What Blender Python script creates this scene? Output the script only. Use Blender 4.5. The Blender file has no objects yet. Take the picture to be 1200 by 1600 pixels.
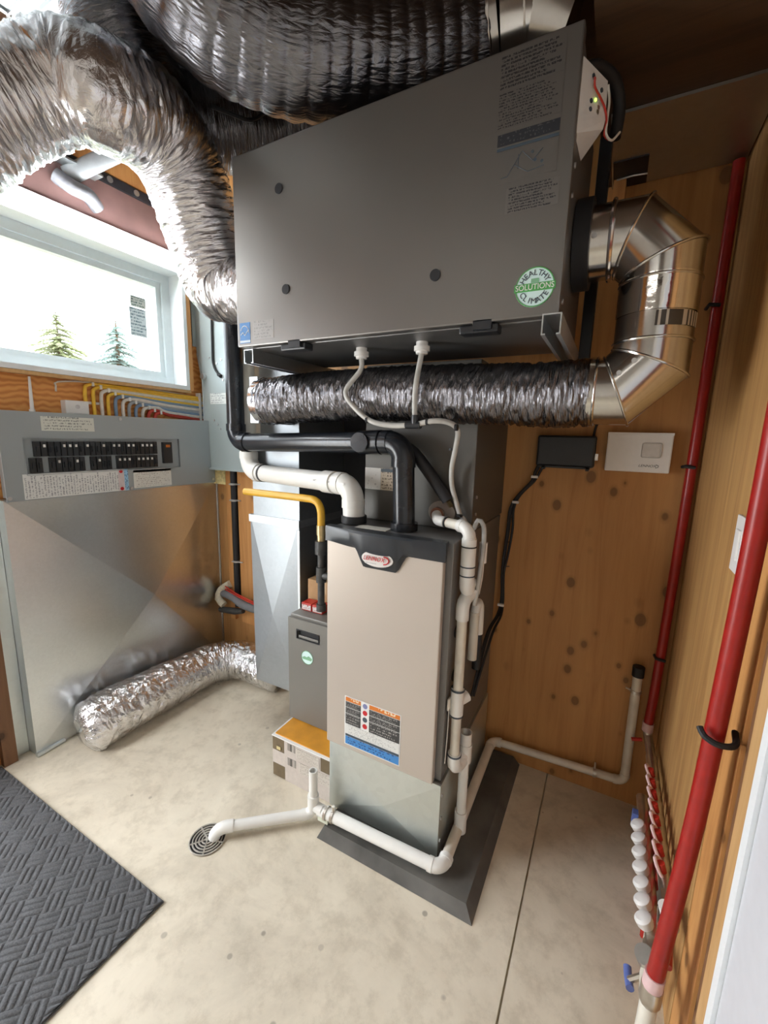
import bpy, bmesh, math, random
from mathutils import Vector, Matrix, noise
random.seed(7)
sc = bpy.context.scene
COL = sc.collection
# ------------------------------------------------------------------ camera
F = 661.8
CAM = Vector((0, 0, 1.5))
yaw, pit, rol = (math.radians(v) for v in (28.046, -10.108, 1.494))
FW = Vector((-math.sin(yaw)*math.cos(pit), math.cos(yaw)*math.cos(pit), math.sin(pit)))
_r = Vector((math.cos(yaw), math.sin(yaw), 0)); _u = _r.cross(FW)
RT = math.cos(rol)*_r + math.sin(rol)*_u
UP = -math.sin(rol)*_r + math.cos(rol)*_u
cd = bpy.data.cameras.new('camera'); cam = bpy.data.objects.new('camera', cd); COL.objects.link(cam)
cd.sensor_fit = 'VERTICAL'; cd.sensor_height = 36; cd.lens = F/1600*36; cd.clip_start = .02; cd.clip_end = 200
cam.matrix_world = Matrix(((RT.x, UP.x, -FW.x, CAM.x), (RT.y, UP.y, -FW.y, CAM.y), (RT.z, UP.z, -FW.z, CAM.z), (0, 0, 0, 1)))
sc.camera = cam
# ------------------------------------------------------------------ world, lights, exposure
w = bpy.data.worlds.new('sky'); sc.world = w; w.use_nodes = True
bg = w.node_tree.nodes['Background']; bg.inputs[0].default_value = (.86, .93, 1, 1); bg.inputs[1].default_value = 6.0
sc.view_settings.view_transform = 'Standard'; sc.view_settings.look = 'None'
sc.view_settings.exposure = 0.2; sc.view_settings.gamma = 1; sc.view_settings.use_curve_mapping = False
def area(name, loc, to, sx, sy, power, col, portal=False):
    l = bpy.data.lights.new(name, 'AREA'); l.shape = 'RECTANGLE'; l.size = sx; l.size_y = sy; l.energy = power; l.color = col
    if portal: l.cycles.is_portal = True
    o = bpy.data.objects.new(name, l); COL.objects.link(o); o.location = loc
    o.rotation_euler = (Vector(to)-Vector(loc)).to_track_quat('-Z', 'Y').to_euler()
    return o
area('window_portal', (-2.45, 1.11, 2.06), (0, 1.11, 2.06), 1.2, .62, 1, (1, 1, 1), portal=True)
area('glazed_door_daylight', (-2.34, -.17, 1.0), (0, .1, .6), .78, 1.7, 42, (.95, .97, 1))
area('assumed_fill_light', (-1.0, -1.25, 2.66), (-1.0, -1.25, 0), 1.2, .25, 3, (1, .95, .87))  # weak fill light added behind the camera, its source assumed and unseen
# ------------------------------------------------------------------ helpers
WL = {}                      # world location of each object
def ray(px, py): return RT*((px-600)/F) + UP*((800-py)/F) + FW
def on(ax, v, px, py):
    d = ray(px, py); i = 'xyz'.index(ax); return CAM + d*((v-CAM[i])/d[i])
def dep(px, py, d): return CAM + ray(px, py)*d
def put(o, loc, parent=None):
    loc = Vector(loc); WL[o] = loc
    o.location = loc - (WL[parent] if parent else Vector((0, 0, 0)))
    if parent: o.parent = parent
    COL.objects.link(o); return o
def tag(o, label, cat, group=None):
    o['label'] = label; o['category'] = cat
    if group: o['group'] = group
    return o
def thing(name, label, cat, loc, group=None):
    return tag(put(bpy.data.objects.new(name, None), loc), label, cat, group)
def struct(o): o['kind'] = 'structure'; return o
def build(name, bm, mats, parent=None, smooth=False, base=False):
    me = bpy.data.meshes.new(name)
    vs = [v.co for v in bm.verts]
    lo = Vector((min(v[i] for v in vs) for i in range(3))); hi = Vector((max(v[i] for v in vs) for i in range(3)))
    c = (lo+hi)/2
    if parent is None or base: c.z = lo.z
    bmesh.ops.translate(bm, verts=bm.verts, vec=-c)
    if smooth:
        for f in bm.faces: f.smooth = True
    bm.to_mesh(me); bm.free()
    for m in (mats if isinstance(mats, (list, tuple)) else [mats]): me.materials.append(m)
    if smooth and smooth != 'all':
        try: me.set_sharp_from_angle(angle=math.radians(40))
        except Exception: pass
    return put(bpy.data.objects.new(name, me), c, parent)
def copy(o, loc, parent=None):
    return put(bpy.data.objects.new(o.name.split('.')[0], o.data), loc, parent)
def abox(bm, x0, x1, y0, y1, z0, z1, mi=0, bev=0):
    g = bmesh.ops.create_cube(bm, size=1)
    for v in g['verts']:
        v.co = Vector(((x0+x1)/2+v.co.x*(x1-x0), (y0+y1)/2+v.co.y*(y1-y0), (z0+z1)/2+v.co.z*(z1-z0)))
    fs = {f for v in g['verts'] for f in v.link_faces}
    for f in fs: f.material_index = mi
    if bev:
        es = list({e for v in g['verts'] for e in v.link_edges})
        r = bmesh.ops.bevel(bm, geom=es, offset=bev, segments=2, affect='EDGES', profile=.5)
        for f in r['faces']: f.material_index = mi
def box(name, x0, x1, y0, y1, z0, z1, mat, parent=None, bev=0):
    bm = bmesh.new(); abox(bm, min(x0, x1), max(x0, x1), min(y0, y1), max(y0, y1), min(z0, z1), max(z0, z1), 0, bev)
    return build(name, bm, mat, parent)
def frames(pts):
    P = [Vector(p) for p in pts]; n = len(P); T = []
    for i in range(n):
        a = (P[i]-P[i-1]).normalized() if i else None; b = (P[i+1]-P[i]).normalized() if i < n-1 else None
        t = (a+b) if a and b else (a or b); T.append(t.normalized())
    u = T[0].cross(Vector((0, 0, 1)))
    if u.length < .1: u = T[0].cross(Vector((0, 1, 0)))
    u.normalize(); out = []
    for i in range(n):
        u = (u - T[i]*u.dot(T[i])).normalized(); v = T[i].cross(u)
        out.append((P[i], u, v, T[i]))
    return out
def catmull(pts, step):
    P = [Vector(p) for p in pts]; P = [2*P[0]-P[1]] + P + [2*P[-1]-P[-2]]; out = []
    for i in range(1, len(P)-2):
        n = max(2, int((P[i+1]-P[i]).length/step))
        for k in range(n):
            t = k/n; a, b, c, d = P[i-1], P[i], P[i+1], P[i+2]
            out.append(.5*((2*b)+(c-a)*t+(2*a-5*b+4*c-d)*t*t+(3*b-a-3*c+d)*t**3))
    out.append(P[-2]); return out
def atube(bm, pts, r, seg=14, cap=True, mi=0, rad=None, hollow=0):
    fr = frames(pts); rings = []; n = len(fr)
    for i, (p, u, v, t) in enumerate(fr):
        rr = rad(i/(n-1)) if rad else (r[i] if isinstance(r, (list, tuple)) else r)
        # widen mitred corners so that the tube keeps its bore
        k = 1
        rings.append([bm.verts.new(p+(u*math.cos(2*math.pi*j/seg)+v*math.sin(2*math.pi*j/seg))*rr*k) for j in range(seg)])
    for i in range(n-1):
        for j in range(seg):
            f = bm.faces.new((rings[i][j], rings[i][(j+1) % seg], rings[i+1][(j+1) % seg], rings[i+1][j])); f.material_index = mi
    if cap:
        f = bm.faces.new(rings[0]); f.material_index = mi
        f = bm.faces.new(rings[-1][::-1]); f.material_index = mi
    return rings
def tube(name, pts, r, mat, parent=None, seg=14, step=None, rad=None):
    bm = bmesh.new(); atube(bm, catmull(pts, step) if step else pts, r, seg, True, 0, rad)
    bmesh.ops.recalc_face_normals(bm, faces=bm.faces); return build(name, bm, mat, parent, True)
def pipe(name, a, b, r, mat, parent=None, seg=20): return tube(name, [a, b], r, mat, parent, seg)
def openpipe(name, a, b, r, mat, parent=None, wall=.004, seg=20):
    a, b = Vector(a), Vector(b); d = (b-a).normalized()
    bm = bmesh.new(); atube(bm, [a, b, b, b-d*.05], [r, r, r-wall, r-wall], seg, True)
    # degenerate direction at the lip: rebuild by hand
    bm.free(); bm = bmesh.new(); fr = frames([a, b]); _, u, v, t = fr[0]; R = []
    for p, rr in ((a, r), (b, r), (b, r-wall), (b-d*min(.06, (b-a).length*.8), r-wall)):
        R.append([bm.verts.new(p+(u*math.cos(2*math.pi*j/seg)+v*math.sin(2*math.pi*j/seg))*rr) for j in range(seg)])
    for i in range(3):
        for j in range(seg): bm.faces.new((R[i][j], R[i][(j+1) % seg], R[i+1][(j+1) % seg], R[i+1][j]))
    bm.faces.new(R[0]); bm.faces.new(R[3]); bmesh.ops.recalc_face_normals(bm, faces=bm.faces)
    return build(name, bm, mat, parent, True)
def bend(p0, c, p1, n=8):                      # quadratic bend through a corner
    p0, c, p1 = Vector(p0), Vector(c), Vector(p1)
    return [(1-t)**2*p0+2*t*(1-t)*c+t*t*p1 for t in (i/n for i in range(n+1))]
def elbow(name, corner, d0, d1, R, r, mat, parent, lip=1.12, arm=.0):
    c = Vector(corner); d0 = Vector(d0).normalized(); d1 = Vector(d1).normalized()
    a, b = c+d0*R, c+d1*R
    cc = c+(d0+d1)*R; pts = []
    for i in range(11):
        t = i/10*math.pi/2; pts.append(cc-d1*R*math.cos(t)-d0*R*math.sin(t))
    bm = bmesh.new(); atube(bm, pts, r*1.06, 20)
    for s, d in ((a, d0), (b, d1)): atube(bm, [s-d*r*.25, s+d*(r*.55+arm)], r*lip, 20)
    bmesh.ops.recalc_face_normals(bm, faces=bm.faces); return build(name, bm, mat, parent, True)
def ring(name, p, d, r, w, mat, parent=None, t=.003, seg=20):
    p, d = Vector(p), Vector(d).normalized(); return tube(name, [p-d*w/2, p+d*w/2], r+t, mat, parent, seg)
def plate(name, o, ux, uy, wd, ht, mat, parent=None, th=.0015):
    """flat print or sheet: lower-left corner o, axes ux, uy; UV 0..1 on its face"""
    o, ux, uy = Vector(o), Vector(ux).normalized(), Vector(uy).normalized(); n = ux.cross(uy)
    bm = bmesh.new(); uv = bm.loops.layers.uv.new('UVMap')
    q = [(0, 0), (1, 0), (1, 1), (0, 1)]
    f0 = [bm.verts.new(o+ux*wd*a+uy*ht*b) for a, b in q]; f1 = [bm.verts.new(o+ux*wd*a+uy*ht*b+n*th) for a, b in q]
    fs = [bm.faces.new(f1), bm.faces.new(f0[::-1])]+[bm.faces.new((f0[i], f0[(i+1) % 4], f1[(i+1) % 4], f1[i])) for i in range(4)]
    for l, c in zip(fs[0].loops, q): l[uv].uv = c
    return build(name, bm, mat, parent)
def disc(name, c, n, r, mat, parent=None, th=.0015, seg=32, sx=1, up=(0, 0, 1)):
    c, n = Vector(c), Vector(n).normalized(); u = Vector(up).cross(n).normalized(); v = n.cross(u)
    bm = bmesh.new(); R = [[bm.verts.new(c+n*h+(u*math.cos(2*math.pi*j/seg)*sx+v*math.sin(2*math.pi*j/seg))*r) for j in range(seg)] for h in (0, th)]
    for j in range(seg): bm.faces.new((R[0][j], R[0][(j+1) % seg], R[1][(j+1) % seg], R[1][j]))
    bm.faces.new(R[1]); bm.faces.new(R[0][::-1]); bmesh.ops.recalc_face_normals(bm, faces=bm.faces)
    return build(name, bm, mat, parent)
def text(name, body, o, ux, uy, size, mat, parent=None, th=.0004, shear=0, sx=1, align='CENTER'):
    cu = bpy.data.curves.new(name, 'FONT'); cu.body = body; cu.size = size; cu.align_x = align; cu.align_y = 'CENTER'; cu.shear = shear; cu.extrude = th
    ob = bpy.data.objects.new(name, cu); me = bpy.data.meshes.new_from_object(ob)
    ux, uy = Vector(ux).normalized(), Vector(uy).normalized(); n = ux.cross(uy); o = Vector(o)
    for v in me.vertices: v.co = ux*v.co.x*sx+uy*v.co.y+n*v.co.z
    me.materials.append(mat); bpy.data.objects.remove(ob); bpy.data.curves.remove(cu)
    me.name = name; return put(bpy.data.objects.new(name, me), o, parent)
def flex(name, pts, r, mat, parent=None, pitch=.05, rib=.03, crumple=.03, sc_t=3, sc_s=60, seg=44, step=.006, flat=False, seed=0, skew=0):
    path = catmull(pts, step); fr = frames(path); bm = bmesh.new(); uv = bm.loops.layers.uv.new('UVMap'); rings = []; s = 0; S = []
    for i, (p, u, v, t) in enumerate(fr):
        if i: s += (p-fr[i-1][0]).length
        S.append(s); row = []
        rr0 = r(i/(len(fr)-1)) if callable(r) else r
        for j in range(seg):
            a = 2*math.pi*j/seg
            ph = (s/pitch+a/(2*math.pi)) % 1
            q = rib*(abs(math.sin(math.pi*ph))**.5-1)+rib*.0
            w_ = Vector((math.cos(a)*sc_t+seed*7.3, math.sin(a)*sc_t, s*sc_s))
            q += crumple*(.6-1.6*abs(noise.noise(w_+Vector((0, 0, a*skew)))))+crumple*.7*(.4-abs(noise.noise(w_*2.1)))+.05*noise.noise(Vector((math.cos(a)+seed, math.sin(a), s*6)))*(crumple > 0)
            rr = rr0*(1+q); c = p+(u*math.cos(a)+v*math.sin(a))*rr
            if flat and c.z < .004: c.z = .004+.002*noise.noise(c*30)
            row.append(bm.verts.new(c))
        rings.append(row)
    for i in range(len(rings)-1):
        for j in range(seg):
            f = bm.faces.new((rings[i][j], rings[i][(j+1) % seg], rings[i+1][(j+1) % seg], rings[i+1][j]))
            for l, (a, b) in zip(f.loops, ((j, i), (j+1, i), (j+1, i+1), (j, i+1))): l[uv].uv = (a/seg*2*math.pi*.12, S[b])
    bm.faces.new(rings[0]); bm.faces.new(rings[-1][::-1]); bmesh.ops.recalc_face_normals(bm, faces=bm.faces)
    return build(name, bm, mat, parent, 'all')
# ------------------------------------------------------------------ materials
def nodes(name):
    m = bpy.data.materials.new(name); m.use_nodes = True; t = m.node_tree; b = t.nodes['Principled BSDF']
    def N(ty, **kw):
        n = t.nodes.new(ty)
        for k, v in kw.items():
            if k.startswith('i_'):
                k = k[2:].replace('_', ' '); n.inputs[int(k) if k.isdigit() else k].default_value = v
            else: setattr(n, k, v)
        return n
    return m, b, N, t.links.new
def c4(c): return (c[0], c[1], c[2], 1)
def srgb(r, g, b):
    f = lambda v: (v/255/12.92 if v/255 <= .04045 else ((v/255+.055)/1.055)**2.4)
    return (f(r), f(g), f(b))
def ramp(N, pos):
    n = N('ShaderNodeValToRGB'); e = n.color_ramp.elements
    while len(e) < len(pos): e.new(.5)
    for x, (p, c) in zip(e, pos): x.position = p; x.color = c4(c)
    return n
def plain(name, col, rough=.5, metal=0, var=.08, scale=40, bump=0, coat=0, spec=None, alpha=None, trans=0):
    m, b, N, L = nodes(name)
    tc = N('ShaderNodeTexCoord'); nz = N('ShaderNodeTexNoise', i_Scale=scale, i_Detail=4.0); L(tc.outputs['Object'], nz.inputs['Vector'])
    lo = tuple(max(0, c*(1-var)) for c in col); hi = tuple(min(1, c*(1+var)) for c in col)
    rp = ramp(N, [(.3, lo), (.7, hi)]); L(nz.outputs['Fac'], rp.inputs[0]); L(rp.outputs[0], b.inputs['Base Color'])
    b.inputs['Roughness'].default_value = rough; b.inputs['Metallic'].default_value = metal
    if coat: b.inputs['Coat Weight'].default_value = coat
    if trans: b.inputs['Transmission Weight'].default_value = trans
    if bump:
        bp = N('ShaderNodeBump', i_Strength=bump, i_Distance=.002); L(nz.outputs['Fac'], bp.inputs['Height']); L(bp.outputs[0], b.inputs['Normal'])
    return m
def galv(name, col=(.62, .65, .66), rough=.28, spangle=60, smear=.12):
    m, b, N, L = nodes(name); tc = N('ShaderNodeTexCoord')
    v = N('ShaderNodeTexVoronoi', i_Scale=spangle); L(tc.outputs['Object'], v.inputs['Vector'])
    nz = N('ShaderNodeTexNoise', i_Scale=4.0, i_Detail=2.0); L(tc.outputs['Object'], nz.inputs['Vector'])
    mx = N('ShaderNodeMix', data_type='RGBA', i_0=.25); L(v.outputs['Color'], mx.inputs[6]); L(nz.outputs['Fac'], mx.inputs[7])
    mx.inputs[0].default_value = .75
    bw = N('ShaderNodeRGBToBW'); L(mx.outputs[2], bw.inputs[0])
    rp = ramp(N, [(.25, tuple(c*.93 for c in col)), (.75, tuple(min(1, c*1.05) for c in col))]); L(bw.outputs[0], rp.inputs[0]); L(rp.outputs[0], b.inputs['Base Color'])
    b.inputs['Roughness'].default_value = rough
    b.inputs['Metallic'].default_value = 1
    return m
def foil(name, col=(.75, .75, .77), rough=.22, su=18, sv=60, strength=.7, dist=.006):
    m, b, N, L = nodes(name); tc = N('ShaderNodeTexCoord')
    mp = N('ShaderNodeMapping'); mp.inputs['Scale'].default_value = (su, sv, 1); L(tc.outputs['UV'], mp.inputs['Vector'])
    nz = N('ShaderNodeTexNoise', i_Scale=1.0, i_Detail=6.0, i_Roughness=.62, i_Distortion=.9); L(mp.outputs[0], nz.inputs['Vector'])
    vo = N('ShaderNodeTexVoronoi', i_Scale=1.4); vo.feature = 'DISTANCE_TO_EDGE'; L(mp.outputs[0], vo.inputs['Vector'])
    ad = N('ShaderNodeMath', operation='ADD'); L(nz.outputs['Fac'], ad.inputs[0]); L(vo.outputs['Distance'], ad.inputs[1])
    bp = N('ShaderNodeBump', i_Strength=strength, i_Distance=dist); L(ad.outputs[0], bp.inputs['Height']); L(bp.outputs[0], b.inputs['Normal'])
    rp = ramp(N, [(.3, tuple(c*.8 for c in col)), (.7, col)]); L(nz.outputs['Fac'], rp.inputs[0]); L(rp.outputs[0], b.inputs['Base Color'])
    b.inputs['Metallic'].default_value = 1; b.inputs['Roughness'].default_value = rough
    return m
def wood(name, light, dark, grain='z', knots=True, scale=1, rough=.6, rings=0):
    m, b, N, L = nodes(name); tc = N('ShaderNodeTexCoord')
    mp = N('ShaderNodeMapping'); s = {'z': (14, 14, .8), 'y': (14, .8, 14), 'x': (.8, 14, 14)}[grain]
    mp.inputs['Scale'].default_value = tuple(v*scale for v in s); L(tc.outputs['Object'], mp.inputs['Vector'])
    n1 = N('ShaderNodeTexNoise', i_Scale=1.3, i_Detail=6.0, i_Roughness=.65, i_Distortion=1.2 if not rings else 2.5); L(mp.outputs[0], n1.inputs['Vector'])
    n2 = N('ShaderNodeTexNoise', i_Scale=1.6, i_Detail=2.0); L(tc.outputs['Object'], n2.inputs['Vector'])
    rp = ramp(N, [(.28, dark), (.5, tuple((a+c)/2*1.05 for a, c in zip(light, dark))), (.72, light)])
    if rings:
        wv = N('ShaderNodeTexWave', i_Scale=rings, i_Distortion=14.0, i_Detail=2.0, i_Detail_Scale=.6); wv.inputs['Detail Scale'].default_value = .7
        wv.bands_direction = 'Z'; L(tc.outputs['Object'], wv.inputs['Vector'])
        a = N('ShaderNodeMix', data_type='FLOAT', i_0=.5); L(n1.outputs['Fac'], a.inputs[2]); L(wv.outputs['Fac'], a.inputs[3]); L(a.outputs[0], rp.inputs[0])
    else: L(n1.outputs['Fac'], rp.inputs[0])
    mx = N('ShaderNodeMix', data_type='RGBA', blend_type='MULTIPLY', i_0=.35); L(rp.outputs[0], mx.inputs[6])
    r2 = ramp(N, [(.35, (.72, .68, .62)), (.65, (1, 1, 1))]); L(n2.outputs['Fac'], r2.inputs[0]); L(r2.outputs[0], mx.inputs[7])
    out = mx.outputs[2]
    if knots:
        vo = N('ShaderNodeTexVoronoi', i_Scale=10.0, i_Randomness=1.0); mk = N('ShaderNodeMapping')
        mk.inputs['Scale'].default_value = {'z': (1, 1, .72), 'y': (1, .72, 1), 'x': (.72, 1, 1)}[grain]; L(tc.outputs['Object'], mk.inputs['Vector']); L(mk.outputs[0], vo.inputs['Vector'])
        wn = N('ShaderNodeTexWhiteNoise'); L(vo.outputs['Position'], wn.inputs['Vector'])
        th = N('ShaderNodeMath', operation='MULTIPLY'); L(wn.outputs['Value'], th.inputs[0]); th.inputs[1].default_value = .19
        df = N('ShaderNodeMath', operation='SUBTRACT'); L(vo.outputs['Distance'], df.inputs[0]); L(th.outputs[0], df.inputs[1])
        kr = ramp(N, [(.0, (1, 1, 1)), (.03, (.35, .35, .35)), (.12, (0, 0, 0))]); L(df.outputs[0], kr.inputs[0])
        k = N('ShaderNodeMix', data_type='RGBA'); L(kr.outputs[0], k.inputs[0]); L(out, k.inputs[6]); k.inputs[7].default_value = c4(tuple(c*.33 for c in dark)); out = k.outputs[2]
        kf = N('ShaderNodeMath', operation='MULTIPLY', i_1=.75); L(kr.outputs[0], kf.inputs[0]); L(kf.outputs[0], k.inputs[0])
    L(out, b.inputs['Base Color']); b.inputs['Roughness'].default_value = rough
    bp = N('ShaderNodeBump', i_Strength=.15, i_Distance=.002); L(n1.outputs['Fac'], bp.inputs['Height']); L(bp.outputs[0], b.inputs['Normal'])
    return m
def printed(name, paper, ink, lines=12, freq=40, thr=.5, gap=.45, rough=.5, metal=0, vertical=False, margin=.05):
    """flat print: rows of small unreadable lettering"""
    m, b, N, L = nodes(name); tc = N('ShaderNodeTexCoord'); sp = N('ShaderNodeSeparateXYZ'); L(tc.outputs['UV'], sp.inputs[0])
    U, V = (sp.outputs[1], sp.outputs[0]) if vertical else (sp.outputs[0], sp.outputs[1])
    def mt(op, a, c=None):
        n = N('ShaderNodeMath', operation=op)
        for i, q in enumerate((a, c)):
            if q is None: continue
            if isinstance(q, (int, float)): n.inputs[i].default_value = q
            else: L(q, n.inputs[i])
        return n.outputs[0]
    vl = mt('MULTIPLY', V, lines); fr = mt('FRACT', vl); fl = mt('FLOOR', vl)
    row = mt('GREATER_THAN', fr, gap)
    cb = N('ShaderNodeCombineXYZ'); L(mt('MULTIPLY', U, freq), cb.inputs[0]); L(mt('MULTIPLY', fl, 7.31), cb.inputs[1]); L(mt('MULTIPLY', fr, 1.2), cb.inputs[2])
    nz = N('ShaderNodeTexNoise', i_Scale=1.0, i_Detail=2.0); L(cb.outputs[0], nz.inputs['Vector'])
    ok = mt('MULTIPLY', row, mt('GREATER_THAN', nz.outputs['Fac'], thr))
    # ragged right end of each row
    wn = N('ShaderNodeTexWhiteNoise'); wn.noise_dimensions = '1D'; L(fl, wn.inputs['W'])
    end = mt('LESS_THAN', U, mt('ADD', .7, mt('MULTIPLY', wn.outputs['Value'], .28)))
    ok = mt('MULTIPLY', mt('MULTIPLY', ok, end), mt('GREATER_THAN', U, margin))
    mx = N('ShaderNodeMix', data_type='RGBA'); L(ok, mx.inputs[0]); mx.inputs[6].default_value = c4(paper); mx.inputs[7].default_value = c4(ink)
    L(mx.outputs[2], b.inputs['Base Color']); b.inputs['Roughness'].default_value = rough; b.inputs['Metallic'].default_value = metal
    return m
def barcode(name, paper, ink, n=34):
    m, b, N, L = nodes(name); tc = N('ShaderNodeTexCoord'); sp = N('ShaderNodeSeparateXYZ'); L(tc.outputs['UV'], sp.inputs[0])
    a = N('ShaderNodeMath', operation='MULTIPLY', i_1=float(n)); L(sp.outputs[0], a.inputs[0]); f = N('ShaderNodeMath', operation='FLOOR'); L(a.outputs[0], f.inputs[0])
    wn = N('ShaderNodeTexWhiteNoise'); wn.noise_dimensions = '1D'; L(f.outputs[0], wn.inputs['W']); g = N('ShaderNodeMath', operation='GREATER_THAN', i_1=.5); L(wn.outputs['Value'], g.inputs[0])
    mx = N('ShaderNodeMix', data_type='RGBA'); L(g.outputs[0], mx.inputs[0]); mx.inputs[6].default_value = c4(paper); mx.inputs[7].default_value = c4(ink); L(mx.outputs[2], b.inputs['Base Color']); b.inputs['Roughness'].default_value = .4
    return m
def glow(name, col, strength):
    m, b, N, L = nodes(name); b.inputs['Base Color'].default_value = c4(col); b.inputs['Emission Color'].default_value = c4(col); b.inputs['Emission Strength'].default_value = strength
    return m
def concrete(name):
    m, b, N, L = nodes(name); tc = N('ShaderNodeTexCoord')
    n1 = N('ShaderNodeTexNoise', i_Scale=2.2, i_Detail=8.0, i_Roughness=.68, i_Distortion=.6); n2 = N('ShaderNodeTexNoise', i_Scale=14.0, i_Detail=8.0, i_Roughness=.7); n3 = N('ShaderNodeTexNoise', i_Scale=5.0, i_Detail=3.0)
    for n in (n1, n2, n3): L(tc.outputs['Object'], n.inputs['Vector'])
    rp = ramp(N, [(.3, (.52, .46, .36)), (.5, (.68, .61, .485)), (.7, (.78, .71, .575))]); L(n1.outputs['Fac'], rp.inputs[0])
    r2 = ramp(N, [(.34, (.58, .55, .50)), (.52, (1, 1, 1))]); L(n2.outputs['Fac'], r2.inputs[0])
    mx = N('ShaderNodeMix', data_type='RGBA', blend_type='MULTIPLY', i_0=.38); L(rp.outputs[0], mx.inputs[6]); L(r2.outputs[0], mx.inputs[7])
    vo = N('ShaderNodeTexVoronoi', i_Scale=9.0); L(tc.outputs['Object'], vo.inputs['Vector'])
    wn = N('ShaderNodeTexWhiteNoise'); L(vo.outputs['Position'], wn.inputs['Vector']); th = N('ShaderNodeMath', operation='MULTIPLY', i_1=.09); L(wn.outputs['Value'], th.inputs[0])
    df = N('ShaderNodeMath', operation='SUBTRACT'); L(vo.outputs['Distance'], df.inputs[0]); L(th.outputs[0], df.inputs[1])
    kr = ramp(N, [(.0, (1, 1, 1)), (.03, (0, 0, 0))]); L(df.outputs[0], kr.inputs[0]); kf = N('ShaderNodeMath', operation='MULTIPLY'); L(kr.outputs[0], kf.inputs[0]); L(n3.outputs['Fac'], kf.inputs[1])
    k = N('ShaderNodeMix', data_type='RGBA'); L(kf.outputs[0], k.inputs[0]); L(mx.outputs[2], k.inputs[6]); k.inputs[7].default_value = (.2, .17, .13, 1)
    L(k.outputs[2], b.inputs['Base Color']); rr = ramp(N, [(.3, (.42,)*3), (.7, (.62,)*3)]); L(n1.outputs['Fac'], rr.inputs[0]); L(rr.outputs[0], b.inputs['Roughness'])
    bp = N('ShaderNodeBump', i_Strength=.12, i_Distance=.003); L(n2.outputs['Fac'], bp.inputs['Height']); L(bp.outputs[0], b.inputs['Normal'])
    return m
m_conc = concrete('concrete_floor')
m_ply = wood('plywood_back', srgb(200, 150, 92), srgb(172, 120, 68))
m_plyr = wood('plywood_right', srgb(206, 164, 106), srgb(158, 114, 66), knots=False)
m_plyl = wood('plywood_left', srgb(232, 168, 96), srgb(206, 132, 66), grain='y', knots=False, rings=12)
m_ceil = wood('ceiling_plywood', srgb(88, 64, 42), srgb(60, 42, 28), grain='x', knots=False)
m_stud = wood('stud_wood', srgb(222, 168, 104), srgb(184, 122, 66))
m_stud2 = wood('stud_pale', srgb(214, 176, 124), srgb(184, 142, 90))
m_studd = wood('stud_brown', srgb(150, 110, 78), srgb(110, 76, 50))
m_galv = galv('galvanised', (.60, .63, .64), .42, 60, .1)
m_galvp = galv('galvanised_panel', (.70, .735, .75), .30, 110, .1)
m_galvd = galv('galvanised_dull', (.40, .43, .45), .48, 60, .1)
m_galvb = galv('galvanised_pale', (.70, .75, .74), .42, 40, .1)
m_round = galv('round_duct_metal', (.62, .61, .59), .17, 150, .08)
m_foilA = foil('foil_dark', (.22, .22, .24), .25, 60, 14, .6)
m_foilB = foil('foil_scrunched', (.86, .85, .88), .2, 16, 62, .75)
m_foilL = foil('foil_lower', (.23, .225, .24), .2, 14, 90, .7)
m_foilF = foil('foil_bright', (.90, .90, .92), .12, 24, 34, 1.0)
m_steel = plain('taupe_steel', (.23, .22, .21), .38, .8, .03, 3)
m_steeld = plain('dark_steel', (.20, .20, .20), .42, .7, .05, 3)
m_door = plain('furnace_door', (.52, .46, .40), .42, .35, .03, 2)
m_cab = plain('furnace_cabinet', (.20, .195, .19), .45, .5, .05, 5)
m_coil = plain('coil_cabinet', (.115, .11, .10), .5, .35, .06, 4)
m_filt = plain('filter_cabinet', (.20, .19, .17), .45, .3, .04, 4)
m_blackp = plain('black_plastic', (.018, .02, .024), .32, 0, .1, 20)
m_navy = plain('fascia_plastic', (.022, .026, .032), .34, 0, .1, 20)
m_black = plain('black_rubber', (.012, .012, .014), .6, 0, .2, 30)
m_abs = plain('abs_pipe', (.012, .014, .018), .25, 0, .2, 12)
m_pvc = plain('white_pvc', (.78, .77, .73), .32, 0, .03, 20)
m_pvcd = plain('weathered_pvc', (.70, .66, .57), .4, 0, .1, 14)
m_white = plain('white_plastic', (.8, .79, .77), .4, 0, .02)
m_whitep = plain('white_paint', (.82, .86, .88), .45, 0, .02)
m_vinyl = plain('white_vinyl', (.74, .82, .84), .35, 0, .02)
m_greyp = plain('grey_enamel', (.36, .40, .42), .4, .1, .03, 3)
m_greyb = plain('grey_box_enamel', (.40, .46, .46), .38, .15, .03, 3)
m_yel = plain('yellow_gas_pipe', (.72, .40, .03), .4, 0, .1, 20)
m_iron = plain('black_iron', (.07, .068, .065), .5, .4, .25, 40, .3)
m_brass = plain('brass', (.55, .42, .22), .35, .9, .1)
m_nickel = plain('nickel', (.62, .58, .52), .3, .95, .08)
m_red = plain('red_tube', (.32, .010, .007), .36, 0, .12, 30)
m_redd = plain('red_plastic', (.5, .03, .02), .4)
m_pink = plain('pink_tape', (.72, .5, .5), .5)
m_blue = plain('blue_plastic', (.12, .17, .45), .4)
m_clear = plain('clear_hose', (.50, .49, .46), .25, 0, .1, 30, 0, 0)
m_mat = plain('charcoal_carpet', (.085, .086, .09), .95, 0, .3, 260, .6)
m_pad = plain('grey_pad', (.105, .10, .09), .8, 0, .4, 7, .3)
m_card = plain('cardboard', (.42, .25, .12), .8, 0, .06, 30)
m_orange = plain('orange_sheet', (.62, .27, .02), .5, 0, .15, 12)
m_brownbox = plain('brown_carton', (.15, .11, .06), .7, 0, .1)
m_pinkwrap = plain('red_vapour_sheet', (.18, .10, .092), .5, 0, .25, 5, .3)
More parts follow.
